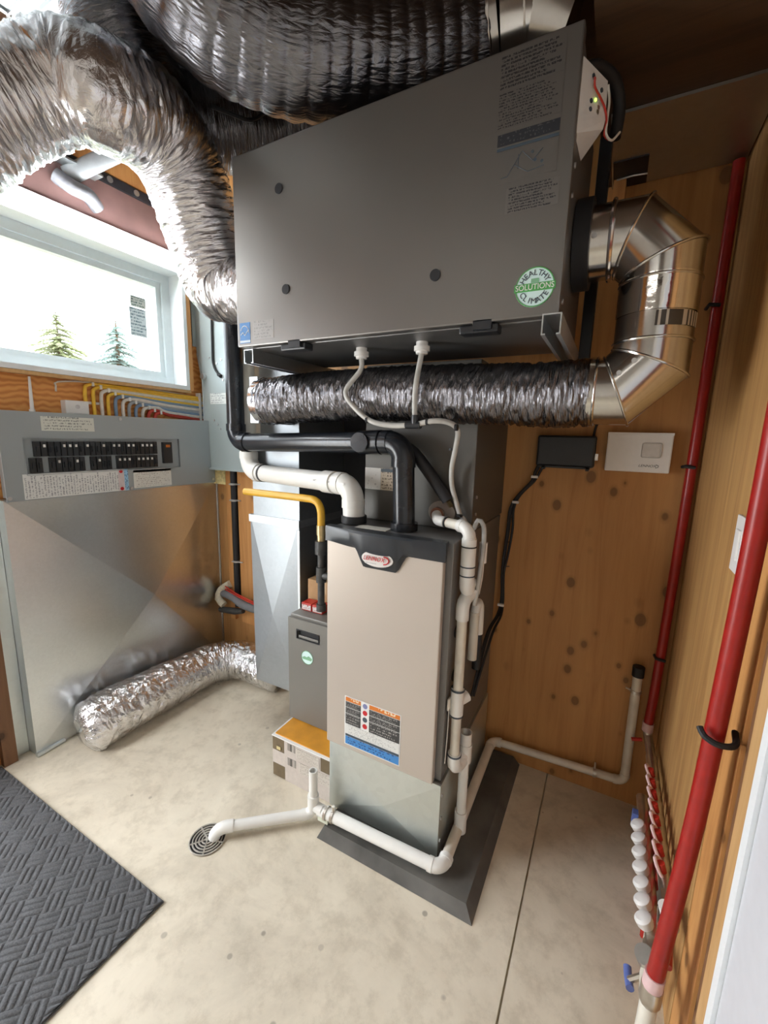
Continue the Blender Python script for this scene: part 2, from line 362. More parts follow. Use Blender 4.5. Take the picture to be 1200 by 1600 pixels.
m_blackstrap = plain('black_membrane', (.02, .02, .025), .5, 0, .2)
m_insul = plain('yellow_insulation', (.75, .62, .30), .95, 0, .25, 60, 1)
m_fabric = plain('beige_cord_wrap', (.62, .55, .42), .9, 0, .15, 80, .5)
m_greyfoam = plain('grey_foam', (.16, .16, .165), .8, 0, .1)
m_lamp = glow('lamp_lens', (.94, .985, 1), 44)
m_led = glow('led_green', (.5, 1, .1), 3)
m_drain = plain('drain_metal', (.48, .45, .40), .42, .6, .2, 40)
m_sticker = plain('sticker_teal', (.62, .80, .78), .4, 0, .03)
m_green = plain('sticker_green', (.09, .36, .10), .4)
m_ink = plain('ink_dark', (.05, .07, .09), .5)
m_logo = plain('logo_red', (.5, .015, .02), .4)
m_hillg = plain('sticker_hill', (.2, .42, .25), .4)
m_es = plain('label_blue', (.07, .22, .50), .4)
m_worange = plain('label_orange', (.62, .17, .02), .45)
m_scr = plain('screw_zinc', (.6, .6, .6), .3, .9)
# thin glass
m_glass, _b, _N, _L = nodes('window_glass')
_tr = _N('ShaderNodeBsdfTransparent'); _gl = _N('ShaderNodeBsdfGlossy', i_Roughness=.02); _mx = _N('ShaderNodeMixShader', i_0=.06)
_L(_tr.outputs[0], _mx.inputs[1]); _L(_gl.outputs[0], _mx.inputs[2]); _L(_mx.outputs[0], [n for n in m_glass.node_tree.nodes if n.type == 'OUTPUT_MATERIAL'][0].inputs[0])
X, Y, Z = Vector((1, 0, 0)), Vector((0, 1, 0)), Vector((0, 0, 1))
XL, XR, YB, ZC = -2.28, .275, 1.87, 3.05
# ------------------------------------------------------------------ the room
bm = bmesh.new(); CK = -.112                       # floor slab in two bays with a saw-cut between
abox(bm, -2.5, CK-.003, -2.6, 2.05, -.12, 0); abox(bm, CK+.003, .6, -2.6, 2.05, -.12, 0); abox(bm, CK-.004, CK+.004, -2.6, 2.05, -.12, -.012)
struct(build('floor', bm, m_conc))
bm = bmesh.new(); abox(bm, -2.5, .6, YB, YB+.12, 0, ZC); struct(build('wall_back', bm, m_ply))
bm = bmesh.new(); abox(bm, XR, XR+.12, 1.09, YB, 0, ZC); struct(build('wall_right', bm, m_plyr))
m_dry = plain('painted_drywall', (.66, .63, .58), .8, 0, .03)
WZ0, WZ1, WY0, WY1 = 1.76, 2.36, .52, 1.70
bm = bmesh.new()
w0, w1, wa, wb_ = WY0-.023, WY1+.023, WZ0-.023, WZ1+.023
for a in ((w1, 2.0, 0, ZC), (-2.6, w0, 2.15, ZC), (.33, w0, 0, 2.15), (-2.6, -.67, 0, 2.15), (w0, w1, 0, wa), (w0, w1, wb_, ZC)): abox(bm, XL-.16, XL, a[0], a[1], a[2], a[3])
struct(build('wall_left', bm, m_plyl))
bm = bmesh.new(); abox(bm, -2.5, .6, -2.6, -2.5, 0, ZC); struct(build('wall_front', bm, m_dry))
bm = bmesh.new(); abox(bm, XR, XR+.12, -2.5, .3, 0, ZC); struct(build('wall_entry', bm, m_dry))
bm = bmesh.new(); abox(bm, XR, XR+.12, .3, 1.09, 2.1, ZC); struct(build('wall_header', bm, m_dry))
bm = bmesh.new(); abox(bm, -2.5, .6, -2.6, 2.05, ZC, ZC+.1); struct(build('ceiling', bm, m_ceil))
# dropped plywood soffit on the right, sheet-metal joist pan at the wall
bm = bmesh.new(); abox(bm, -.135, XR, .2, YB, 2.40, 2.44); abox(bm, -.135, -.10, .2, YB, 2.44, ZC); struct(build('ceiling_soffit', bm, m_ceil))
pan = thing('joist_pan', 'galvanised sheet-metal strip closing the ceiling edge above plywood wall', 'duct panel', (.08, 1.8, 2.37))
box('sheet', -.105, XR-.004, 1.48, YB-.004, 2.390, 2.398, m_galv, pan); box('opening', -.10, .0, 1.70, YB-.008, 2.386, 2.391, m_blackstrap, pan)
tube('torn_edge', [(-.09, 1.80, 2.384), (-.04, 1.79, 2.382), (.0, 1.80, 2.384)], .003, m_galvb, pan, 8)
# stud and trim boards at the doorway end of the right wall
def jamb(name, y0, y1, mat, dx=0): return struct(box(name, XR-dx, XR+.12, y0, y1, 0, 2.1, mat))
jamb('trim_1', .967, 1.085, m_stud, .0); jamb('trim_2', .925, .963, m_studd, -.006); jamb('trim_3', .860, .921, m_stud2, .002)
jamb('trim_4', .831, .858, m_whitep, .008)
dr = struct(put(bpy.data.objects.new('door_1', None), (XR, .56, 0)))
m_lav = plain('door_paint', (.62, .63, .67), .5, 0, .02)
box('leaf', XR-.001, XR+.04, .30, .829, .01, 2.08, m_lav, dr); box('panel', XR-.005, XR+.0, .37, .76, 1.15, 1.95, m_lav, dr, .003)
# ------------------------------------------------------------------ window
wn = struct(put(bpy.data.objects.new('window_1', None), (XL-.1, 1.0, WZ0)))
bm = bmesh.new(); t = .022
abox(bm, XL-.16, -2.225, WY0-t, WY1+.0, WZ0-t, WZ0); abox(bm, XL-.16, -2.225, WY0-t, WY1, WZ1, WZ1+t)
abox(bm, XL-.16, -2.225, WY1, WY1+t, WZ0-t, WZ1+t); abox(bm, XL-.16, -2.225, WY0-t, WY0, WZ0-t, WZ1+t)
build('jamb_liner', bm, m_whitep, wn)
bm = bmesh.new(); fx0, fx1 = -2.40, -2.335
def frame4(bm, x0, x1, y0, y1, z0, z1, w):
    abox(bm, x0, x1, y0, y1, z0, z0+w); abox(bm, x0, x1, y0, y1, z1-w, z1); abox(bm, x0, x1, y0, y0+w, z0+w, z1-w); abox(bm, x0, x1, y1-w, y1, z0+w, z1-w)
frame4(bm, fx0, fx1, WY0, WY1, WZ0, WZ1, .045); build('frame', bm, m_vinyl, wn)
bm = bmesh.new(); frame4(bm, -2.39, -2.35, WY0+.045, WY1-.045, WZ0+.045, WZ1-.045, .028); build('sash', bm, m_vinyl, wn)
bm = bmesh.new(); abox(bm, -2.368, -2.362, WY0+.07, WY1-.07, WZ0+.07, WZ1-.07); build('pane', bm, m_glass, wn)
st = put(bpy.data.objects.new('sticker', None), (-2.361, 1.53, 2.1), wn)
plate('sticker_heading', (-2.3605, 1.485, 2.155), Y, Z, .085, .055, printed('win_sticker_a', (.62, .66, .62), (.12, .2, .18), 4, 14, .48), st, .001)
plate('sticker_body', (-2.3605, 1.475, 2.005), Y, Z, .092, .145, printed('win_sticker_b', (.60, .68, .70), (.16, .24, .28), 9, 22, .46), st, .001)
# orange shim and foam round the opening
box('shim', -2.262, -2.228, WY1+.024, WY1+.05, 1.735, 2.40, m_stud, wn); box('sill_shim', -2.262, -2.228, .52, WY1+.03, 1.722, 1.737, m_stud2, wn)
# glazed entrance door behind the photographer's left, its daylight comes from the lamp set at the top
d2 = struct(put(bpy.data.objects.new('door_2', None), (XL, -.17, 0)))
bm = bmesh.new(); frame4(bm, XL-.10, XL-.04, -.67, .33, 0, 2.15, .10); build('door_frame', bm, m_whitep, d2)
bm = bmesh.new(); abox(bm, XL-.08, XL-.074, -.58, .24, .1, 2.06); build('pane', bm, m_glass, d2)
# ground and two spruces beyond the window
m_grass = plain('dry_grass', (.30, .28, .16), .9, 0, .3, 2)
bm = bmesh.new(); abox(bm, -60, -2.6, -30, 40, -.6, -.5); struct(build('ground', bm, m_grass))
m_bark = plain('bark', (.12, .08, .05), .9); m_ndl = plain('needles_sunlit', (.30, .33, .17), .8, 0, .35, 1.5); m_ndl2 = plain('needles_bluish', (.24, .33, .30), .8, 0, .3, 1.5)
def spruce(label, px, top, d_x, rad, mat, seed):
    rnd = random.Random(seed); tip = on('x', d_x, px, top); base = Vector((tip.x, tip.y, -.5)); H = tip.z+.5
    r = thing('spruce_tree', label, 'tree', base, 'spruces beyond the window')
    tube('trunk', [base, base+Z*H*.6, base+Z*H*.99], [.16, .1, .015], m_bark, r, 8)
    bm = bmesh.new(); n = 34
    for k in range(n):
        h = .12+.87*k/n; L = rad*(1.02-h)**.85*(.75+.5*rnd.random())+.06; nb = 11 if h < .8 else 7
        for q in range(nb):
            a = 2*math.pi*(q+rnd.random())/nb; d = Vector((math.cos(a), math.sin(a), 0)); s = Vector((-d.y, d.x, 0)); z = base+Z*(H*h+rnd.uniform(-.1, .1))
            LL = L*rnd.uniform(.7, 1.15); dr = -.28*LL
            for g in range(6):                       # drooping twigs along each bough
                u0 = g/6; p = z+d*LL*u0+Z*dr*u0*u0; q1 = p+d*LL*.3+Z*(dr*.35)
                for sd in (-1, 1):
                    tw = p+d*LL*.14+s*sd*LL*.2*(1-u0*.7)+Z*(-.12*LL)
                    bm.faces.new([bm.verts.new(v) for v in (p, q1, tw)])
                    bm.faces.new([bm.verts.new(v) for v in (p+Z*.03, tw, p-Z*.06*LL-d*.02)])
    build('foliage', bm, mat, r)
spruce('taller spruce tree in the left part of the window', 86, 482, -24, 3.3, m_ndl, 3)
spruce('broader bluish spruce tree beside the window sticker', 180, 498, -13, 2.0, m_ndl2, 5)
# ------------------------------------------------------------------ left wall: lamp, header, pipe, sheet metal
fx = thing('strip_light', 'long white fluorescent strip light mounted above the window', 'light', (-2.22, 1.0, 2.37))
bm = bmesh.new(); abox(bm, XL, -2.235, .2, 1.745, 2.375, 2.46); build('housing', bm, m_white, fx)
tube('lens', [(-2.222, .22, 2.415), (-2.222, 1.735, 2.415)], .033, m_lamp, fx, 20)
box('end_cap', -2.262, -2.184, 1.735, 1.75, 2.375, 2.455, m_white, fx)
tag(box('vapour_sheet', XL, XL+.008, .2, 1.86, 2.47, 2.655, m_pinkwrap), 'reddish vapour barrier sheet on the wall above the strip light', 'wall sheet')
sp = thing('membrane_strip', 'black membrane strip with round washers along the wall top', 'strip', (XL, 1.5, 2.66))
box('strip', XL+.001, XL+.012, 1.17, 1.86, 2.658, 2.70, m_blackstrap, sp)
for i in range(5): disc('washer', (XL+.012, 1.24+.13*i, 2.68), X, .014, m_scr, sp, .004, 14)
tag(box('rim_board', XL, XL+.01, 1.0, 1.86, 2.705, ZC-.01, m_stud), 'orange plywood rim board above the black membrane strip', 'board')
vp = thing('vent_pipe', 'white pipe stub leaving the wall above the window', 'pipe', (-2.2, 1.25, 2.7))
a, b = on('x', -2.27, 105, 275), on('x', -2.05, 205, 228)
pipe('pipe', a, b, .036, plain('grey_pvc', (.24, .25, .26), .45), vp, 24)
tube('crumpled_tape', [a+Vector((.0, -.05, -.02)), a+Vector((.03, .0, -.05)), a+Vector((.02, .07, -.05)), a+Vector((.0, .12, -.08))], .032, plain('grey_wrap', (.16, .16, .175), .7, 0, .3, 25, .8), vp, 12, .01)
box('flashing', -2.27, -2.2, 1.12, 1.30, 2.64, 2.648, m_galv, vp)
# large cross-broken galvanised duct box under the panel
SX = -2.205
gd = thing('return_air_box', 'large galvanised sheet-metal box with crossed creases below electrical panel', 'duct', (-2.24, 1.34, 0))
bm = bmesh.new(); y0, y1, z0, z1 = .782, 1.862, .004, 1.196; pc_ = on('x', SX, 232, 925); c = bm.verts.new((SX+.058, pc_.y, pc_.z))
cr = [bm.verts.new(p) for p in ((SX, y0, z0), (SX, y1, z0), (SX, y1, z1), (SX, y0, z1))]; bk = [bm.verts.new((XL+.003, v.co.y, v.co.z)) for v in cr]
for i in range(4): bm.faces.new((cr[i], cr[(i+1) % 4], c)); bm.faces.new((cr[i], bk[i], bk[(i+1) % 4], cr[(i+1) % 4]))
bm.faces.new(bk[::-1]); bmesh.ops.recalc_face_normals(bm, faces=bm.faces); build('front_sheet', bm, m_galvp, gd)
box('side_flange', XL+.003, XL+.009, .735, .781, .004, 1.196, m_galvb, gd)
box('edge_channel', SX-.03, SX+.004, y1, y1+.028, .02, 1.2, m_galv, gd)
tube('floor_cleat', [on('z', .008, 58, 1181), on('z', .008, 101, 1156)], .011, m_galvb, gd, 8)
tag(box('wall_stud', XL, XL+.035, .678, .728, 0, 1.2, m_studd), 'brown wooden stud beside the big galvanised sheet box', 'stud')
tag(tube('conduit', [(XL+.02, .64, 0), (XL+.02, .64, 1.2)], .018, m_pvcd, None, 12), 'pale vertical conduit at the extreme left behind the mat', 'conduit')
# ------------------------------------------------------------------ electrical panel
PX = -2.19
ep = thing('breaker_panel', 'grey electrical breaker panel with two rows of black breakers', 'electrical panel', (-2.23, 1.32, 1.19))
bm = bmesh.new(); ry0, ry1, rz0, rz1 = .87, 1.60, 1.298, 1.455
for a in ((.79, ry0, 1.19, 1.566), (ry1, 1.842, 1.19, 1.566), (ry0, ry1, 1.19, rz0), (ry0, ry1, rz1, 1.566)): abox(bm, PX-.004, PX, *a)
abox(bm, PX-.016, PX-.012, ry0, ry1, rz0, rz1)
for a in ((ry0-.002, ry0, rz0, rz1), (ry1, ry1+.002, rz0, rz1), (ry0, ry1, rz0-.002, rz0), (ry0, ry1, rz1, rz1+.002)): abox(bm, PX-.014, PX+.003, *a)
build('cover', bm, m_greyp, ep)
box('enclosure', XL+.002, PX-.018, .81, 1.83, 1.20, 1.55, m_greyp, ep)
bm = bmesh.new(); abox(bm, -.012, .014, -.0105, .0105, -.032, .032, 0, .001); abox(bm, .014, .022, -.005, .005, -.014, .012, 1)
b0 = build('breaker', bm, [m_blackp, m_blackp], ep); b0.location = Vector((PX-.004, .915, 1.408))-WL[ep]; WL[b0] = Vector((PX-.004, .915, 1.408))
bm = bmesh.new(); abox(bm, -.012, .014, -.0105, .0105, -.032, .032, 0, .001); abox(bm, .014, .020, -.004, .004, .008, .020, 1); b1 = build('breaker', bm, [m_blackp, m_white], ep)
b1.location = Vector((PX-.004, .94, 1.408))-WL[ep]
for i in range(24):
    y = .895+i*.0243
    if i not in (0, 1, 2): copy(b1 if i in (5, 6, 7, 9, 12, 14, 15, 17, 18, 20, 21, 22) else b0, (PX-.004, y, 1.408), ep)
    if i not in (2, 9, 14): copy(b1 if i in (4, 7, 11, 15, 16, 17, 19, 20, 21, 22) else b0, (PX-.006, y, 1.338), ep)
bs = box('surge_breaker', PX-.014, PX+.006, 1.50, 1.553, 1.322, 1.438, m_blackp, ep, .002)
box('red_window', PX+.006, PX+.007, 1.515, 1.54, 1.41, 1.424, m_worange, bs)
def lab(name, y, z, wd, ht, mat): return plate(name, (PX, y, z), Y, Z, wd, ht, mat, ep, .0012)
lab('model_label', .94, 1.487, .215, .062, printed('panel_label_a', (.70, .72, .66), (.3, .32, .3), 5, 40, .5))
lb = lab('circuit_directory', .852, 1.194, .395, .108, printed('panel_label_b', (.78, .80, .80), (.34, .36, .39), 34, 30, .5, .45, vertical=True))
lab('directory_band', 1.247, 1.194, .030, .108, plain('label_pink', (.70, .62, .64), .5)); lab('directory_blue', 1.277, 1.194, .020, .108, printed('panel_label_d', (.35, .62, .85), (.08, .15, .3), 3, 12, .5, vertical=True))
for z in (1.204, 1.292): disc('seal', (PX+.001, 1.262, z), X, .009, m_logo, lb, .001, 14)
lab('warning_label', 1.325, 1.2, .215, .092, printed('panel_label_c', (.74, .74, .70), (.38, .36, .34), 9, 46, .55)); lab('warning_heading', 1.325, 1.281, .215, .011, m_worange)
for p in ((.80, 1.205), (1.825, 1.21), (1.31, 1.202), (1.28, 1.552)): disc('screw', (PX, p[0], p[1]), X, .008, m_scr, ep, .004, 12)
# cables above the panel
m_cy = plain('cable_yellow', (.85, .52, .05), .45); m_cw = plain('cable_white', (.68, .64, .58), .45); m_cb = plain('cable_blue', (.20, .29, .42), .45); m_cg = plain('cable_grey', (.36, .39, .42), .45); m_cr = plain('cable_red', (.50, .05, .03), .45)
CB = [('yellow', m_cy, 'uppermost yellow'), ('yellow', m_cy, 'second yellow'), ('white', m_cw, 'uppermost white'), ('yellow', m_cy, 'lowest yellow'), ('blue', m_cb, 'uppermost blue-grey'), ('white', m_cw, 'second white'), ('grey', m_cg, 'grey'), ('blue', m_cb, 'lower blue'), ('white', m_cw, 'lowest white'), ('red', m_cr, 'upper red'), ('red', m_cr, 'lower red')]
for i, (c_, m_, d_) in enumerate(CB):
    y = 1.168+.0345*i; zz = 1.713-.0115*i; x = XL+.014+.003*(i % 3); zr = 1.70-.0145*i; zt = 1.552
    k = .035
    pts = [(x, 1.865, zr)]+[(x, 1.6+(y-1.6)*0-.05*0, zz+(zr-zz)*.5)] if y < 1.5 else [(x, 1.865, zr)]
    pts += [(x, y+.09, zz+.003), (x, y+k, zz), (x, y+.009, zz-.010), (x, y, zz-k), (x, y, zt)]
    cc = thing('cable', d_+' cable in the fan of wires between window and breaker panel', 'cable', (x, y, zt), 'house cables above the breaker panel')
    tube('sheath', pts, .0085 if c_ != 'red' else .010, m_, cc, 10, .012)
    box('staple', x-.002, x+.012, y+.03, y+.04, zz-.009, zz+.011, m_white, cc)
tag(tube('thin_wire', [(XL+.006, 1.05, 1.665), (XL+.01, 1.05, 1.69), (XL+.01, 1.06, 1.708), (XL+.01, 1.2, 1.722), (XL+.01, 1.5, 1.722), (XL+.01, 1.80, 1.705)], .004, m_cw, None, 8, .012), 'thin beige wire curving along the plywood just under the window', 'wire')
for nm, y, wd in (('cable_clip', 1.80, .012),): tag(box(nm, XL+.0, XL+.034, y, y+wd, 1.54, 1.73, m_white), 'white vertical strap holding the cable fan at its right end', 'strap')
wb = thing('wall_sensor_box', 'small white junction box on plywood above the breaker panel', 'junction box', (XL+.02, 1.115, 1.565))
box('body', XL, XL+.045, 1.065, 1.165, 1.567, 1.628, m_white, wb, .004); box('bracket', XL, XL+.01, 1.15, 1.25, 1.618, 1.63, m_white, wb); disc('emblem', (XL+.045, 1.115, 1.60), X, .010, plain('pale_grey', (.6, .58, .58), .5), wb, .001, 14)
tg = thing('foam_nozzle', 'thin white pointed tube standing on top of breaker panel', 'tube', (XL+.03, .94, 1.567))
tube('tube', [(XL+.03, .94, 1.567), (XL+.03, .943, 1.715)], [.008, .0045], m_white, tg, 10); ring('collar', (XL+.03, .94, 1.572), Z, .008, .01, m_white, tg)
# ------------------------------------------------------------------ grey tall box at the back-left corner
gb = thing('grey_riser_box', 'tall grey sheet-metal box in corner behind black vent pipe', 'metal box', (-2.0, 1.84, 1.28))
bm = bmesh.new(); prof = [(-2.225, 1.283), (-2.12, 1.279), (-1.82, 1.272), (-1.80, 2.45), (-2.30+.03, 2.45), (-2.268, 1.97), (-2.235, 1.80)]
f = [bm.verts.new((x, 1.812, z)) for x, z in prof]; g = [bm.verts.new((x, 1.866, z)) for x, z in prof]
bm.faces.new(f); bm.faces.new(g[::-1])
for i in range(len(prof)): bm.faces.new((f[i], f[(i+1) % 7], g[(i+1) % 7], g[i]))
bmesh.ops.recalc_face_normals(bm, faces=bm.faces); build('front', bm, m_greyb, gb)
box('hinge_strip', -2.276, -2.268, 1.79, 1.815, 2.0, 2.27, m_greyb, gb); tube('edge_flange', [(-2.262, 1.81, 1.96), (-2.228, 1.81, 1.80), (-2.225, 1.81, 1.29)], .004, m_galv, gb, 8)
box('bottom_flange', -2.225, -1.82, 1.80, 1.812, 1.272, 1.284, m_greyb, gb)
disc('gauge_knob', (-2.205, 1.812, 1.825), -Y, .017, m_scr, gb, .022, 18)
plate('label', (-2.165, 1.8118, 1.665), X, Z, .135, .062, printed('riser_label', (.70, .73, .70), (.3, .32, .33), 5, 26, .5), gb)
for i, (x, z) in enumerate(((-2.14, 1.57), (-2.11, 1.545), (-2.09, 1.52), (-2.10, 1.895), (-2.06, 1.915), (-2.16, 1.93), (-2.05, 1.80), (-2.08, 1.275))): disc('rivet', (x, 1.812, z), -Y, .006, m_scr, gb, .004, 10)
cr_ = thing('sensor_cord', 'thin black cord hanging down the grey corner box to a knob', 'cord', (-2.12, 1.8, 1.8))
tube('cord', [(-2.11, 1.803, 2.4), (-2.115, 1.803, 2.2), (-2.12, 1.803, 2.0), (-2.12, 1.803, 1.9), (-2.10, 1.803, 1.855), (-2.075, 1.806, 1.828)], .006, m_black, cr_, 8, .02)
tube('plug', [(-2.085, 1.81, 1.832), (-2.06, 1.805, 1.82)], .011, m_black, cr_, 10)
# exposed studs, conduit and insulation under that box
tag(box('corner_stud', -2.10, -2.06, 1.845, 1.868, .3, 1.27, m_stud), 'orange stud just left of the black conduit in the corner', 'stud')
tag(box('corner_stud', -1.995, -1.86, 1.84, 1.868, .3, 1.27, m_stud), 'wider orange stud between black conduit and galvanised drop duct', 'stud')
tag(box('insulation_batt', -2.215, -2.105, 1.845, 1.868, 1.18, 1.275, m_insul), 'scrap of yellow insulation below the tall grey corner box', 'insulation')
ck = thing('black_conduit', 'thin vertical black conduit clamped between two orange studs', 'conduit', (-2.03, 1.845, .42))
pipe('pipe', (-2.03, 1.845, .40), (-2.03, 1.845, 1.275), .021, m_black, ck, 14)
for z in (1.19, 1.09, .70):
    ring('clamp', (-2.03, 1.845, z), Z, .021, .012, m_scr, ck); tube('clamp_tail', [(-2.045, 1.82, z), (-1.965, 1.832, z+.003)], .004, m_scr, ck, 8)
hp = thing('insulated_hose_bundle', 'grey insulated hoses with beige wrap leaving the corner wall', 'hose', (-2.1, 1.8, .4))
tube('hose', [on('y', 1.84, 345, 925), on('y', 1.78, 362, 932), on('y', 1.74, 380, 945), on('y', 1.72, 402, 953)], .024, m_greyfoam, hp, 14, .02)
for k, dz in ((0, .022), (1, .012)): tube('red_wire', [on('y', 1.81, 352, 918)+Z*(.008-k*.02), on('y', 1.75, 370, 928)+Z*(-k*.012), on('y', 1.71, 402, 944)+Z*(-k*.012)], .004, m_redd, hp, 8, .02)
tube('wrap', [on('y', 1.84, 360, 912), on('y', 1.82, 345, 922), on('y', 1.80, 342, 935), on('y', 1.80, 350, 945)], .024, m_fabric, hp, 12, .02)
tube('valve', [on('y', 1.80, 345, 952), on('y', 1.78, 368, 955), on('y', 1.77, 380, 955)], [.018, .022, .014], m_iron, hp, 10)
# ------------------------------------------------------------------ ventilation unit hung on struts
HX0, HX1, HY0, HY1, HZ0, HZ1 = -1.168, -.145, 1.10, 1.555, 1.784, 2.36
hv = thing('ventilation_unit', 'large taupe metal ventilation unit hung high above the furnace', 'ventilator', ((HX0+HX1)/2, 1.33, HZ0))
box('casing', HX0+.004, HX1-.004, HY0+.032, HY1, HZ0, HZ1, m_steeld, hv, .003)
box('front_panel', HX0, HX1, HY0, HY0+.03, HZ0+.002, HZ1, m_steel, hv, .004)
for x, z in ((-.974, 2.228), (-.952, 1.943), (-.454, 1.913)):
    p = disc('plug', (x, HY0, z), -Y, .0145, m_blackp, hv, .003, 20)
for x in (-.935, -.335):
    l = box('latch', x-.05, x+.05, HY0+.008, HY0+.05, HZ0-.020, HZ0+.001, m_blackp, hv, .004); box('hook', x-.012, x+.035, HY0+.0, HY0+.009, HZ0-.014, HZ0+.008, m_blackp, l)
def hl(name, x0, x1, z0, z1, mat, th=.0006, parent=None): return plate(name, (x0, HY0-.0002, z0), X, Z, x1-x0, z1-z0, mat, parent or hv, th)
pap, ink = (.23, .22, .21), (.08, .08, .085)
m_t1 = printed('vent_text_a', pap, ink, 9, 46, .46, .4, .38, .8); m_t2 = printed('vent_text_b', pap, ink, 13, 46, .5, .45, .38, .8)
hl('instruction_text', -.322, -.178, 2.278, 2.345, m_t1); hl('instruction_text', -.322, -.178, 2.200, 2.272, m_t2)
hl('caution_bar', -.313, -.178, 2.166, 2.190, printed('vent_bar', (.02, .022, .028), (.09, .09, .09), 3, 30, .58)); hl('caution_bar', -.313, -.178, 2.156, 2.162, m_ink)
dg = hl('wiring_diagram', -.313, -.178, 2.088, 2.155, plain('diagram_paper', pap, .38, .8, .02))
for a, b in (((-.285, 2.10), (-.255, 2.145)), ((-.255, 2.145), (-.23, 2.12)), ((-.23, 2.12), (-.21, 2.14)), ((-.27, 2.12), (-.24, 2.10)), ((-.24, 2.10), (-.205, 2.105)), ((-.3, 2.098), (-.285, 2.10)), ((-.262, 2.11), (-.262, 2.14))):
    tube('diagram_line', [(a[0], HY0-.0012, a[1]), (b[0], HY0-.0012, b[1])], .0008, m_ink, dg, 6)
for x, z in ((-.232, 2.138), (-.225, 2.12), (-.21, 2.114)): disc('diagram_dot', (x, HY0-.001, z), -Y, .0035, m_ink, dg, .0008, 10)
hl('notice_text', -.285, -.168, 2.020, 2.074, printed('vent_notice', (.25, .24, .23), ink, 9, 44, .47, .4, .38, .8))
hl('rating_plate', -1.095, -1.005, 1.805, 1.862, printed('vent_plate', (.25, .24, .23), (.18, .175, .17), 6, 20, .5, .4, .4, .8))
es = hl('energy_sticker', -1.155, -1.108, 1.797, 1.862, m_es)
hl('sticker_band', -1.155, -1.108, 1.799, 1.806, plain('label_pale', (.6, .68, .75), .4), .001, es)
tube('sticker_arc', [(-1.150, HY0-.0012, 1.838), (-1.140, HY0-.0012, 1.850), (-1.128, HY0-.0012, 1.851), (-1.117, HY0-.0012, 1.842), (-1.113, HY0-.0012, 1.828)], .0012, m_white, es, 6, .004)
tube('sticker_script', [(-1.150, HY0-.0012, 1.824), (-1.14, HY0-.0012, 1.831), (-1.132, HY0-.0012, 1.822), (-1.122, HY0-.0012, 1.832), (-1.113, HY0-.0012, 1.838)], .0012, m_white, es, 6, .003)
def climate(parent, c, r, n=-Y, big=True):
    c = Vector(c); ux = X
    d = disc('brand_sticker', c, n, r, m_sticker, parent, .0008, 36)
    tube('sticker_rim', [c-Y*.0012+(X*math.cos(2*math.pi*k/32)+Z*math.sin(2*math.pi*k/32))*r*.97 for k in range(33)], r*.03, m_green, d, 6)
    if big:
        plate('sticker_band', c-X*r*1.05-Z*r*.2-Y*.001, X, Z, r*2.1, r*.40, m_green, d, .0008)
        text('lettering', 'SOLUTIONS', c-Y*.0022, X, Z, r*.40, m_white, d, sx=.92)
        for word, a0, a1, s in (('HEALTHY', 150, 30, 1), ('CLIMATE', 212, 328, -1)):
            for k, ch in enumerate(word):
                a = math.radians(a0+(a1-a0)*k/(len(word)-1)); rad = X*math.cos(a)+Z*math.sin(a)
                uy = rad*s; ux_ = Vector((uy.z, 0, -uy.x)); text('letter', ch, c-Y*.0015+rad*r*.70, ux_, uy, r*.40, m_ink, d)
        plate('house_mark', c-X*r*.2+Z*r*.22-Y*.001, X, Z, r*.4, r*.2, m_hillg, d, .0008)
    else:
        bm = bmesh.new(); pts = [(-.85, -.1), (-.45, .12), (-.1, .02), (.25, .28), (.85, .0), (.7, -.35), (-.7, -.35)]
        vs = [bm.verts.new(c+X*a*r+Z*b*r-Y*.0015) for a, b in pts]; bm.faces.new(vs); r2 = bmesh.ops.extrude_face_region(bm, geom=list(bm.faces)); bmesh.ops.translate(bm, vec=Y*.0006, verts=[v for v in r2['geom'] if isinstance(v, bmesh.types.BMVert)])
        build('hill_mark', bm, m_hillg, d)
    return d
climate(hv, (-.2035, HY0, 1.852), .044)
for x, y in ((-.765, 1.25), (-.545, 1.24)):
    tube('drain_spout', [(x, y, HZ0+.002), (x, y, HZ0-.035)], .018, m_white, hv, 18); ring('drain_nut', (x, y, HZ0-.02), Z, .021, .014, m_white, hv)
for z in (1.83, 2.06, 2.12, 2.32): disc('side_screw', (HX1-.004, 1.16, z), X, .006, m_scr, hv, .004, 10)
# struts below and vertical rail behind
def strut(label, x, y0, y1):
    t_ = thing('strut_channel', label, 'strut', (x, (y0+y1)/2, 1.735), 'struts carrying the ventilation unit')
    bm = bmesh.new(); w_, h_, q = .021, .046, .003; zt = HZ0-.001
    abox(bm, x-w_, x+w_, y0, y1, zt-q, zt); abox(bm, x-w_, x-w_+q, y0, y1, zt-h_, zt-q); abox(bm, x+w_-q, x+w_, y0, y1, zt-h_, zt-q)
    abox(bm, x-w_+q, x-w_+.009, y0, y1, zt-h_, zt-h_+q); abox(bm, x+w_-.009, x+w_-q, y0, y1, zt-h_, zt-h_+q)
    build('channel', bm, m_galv, t_); disc('bolt', (x, y0+.02, zt+.0005), -Z, .008, m_scr, t_, .006, 10)
    box('wall_foot', x-.03, x+.03, YB-.012, YB-.001, zt-.12, zt+.0, m_galv, t_)
strut('galvanised strut channel under the right end of the ventilation unit', -.155, 1.07, YB-.012)
strut('galvanised strut channel under the left end of the ventilation unit', -1.145, 1.125, YB-.012)
tag(box('hanger_rail', -.135, -.100, 1.565, 1.60, 1.70, 2.395, m_blackp, None, .003), 'black vertical hanger rail behind the ventilation unit by the round duct', 'rail')
tag(box('wood_block', -.098, -.06, 1.80, YB-.002, 2.24, 2.40, m_stud), 'short wooden block at the wall top behind the ventilation unit', 'wood block')
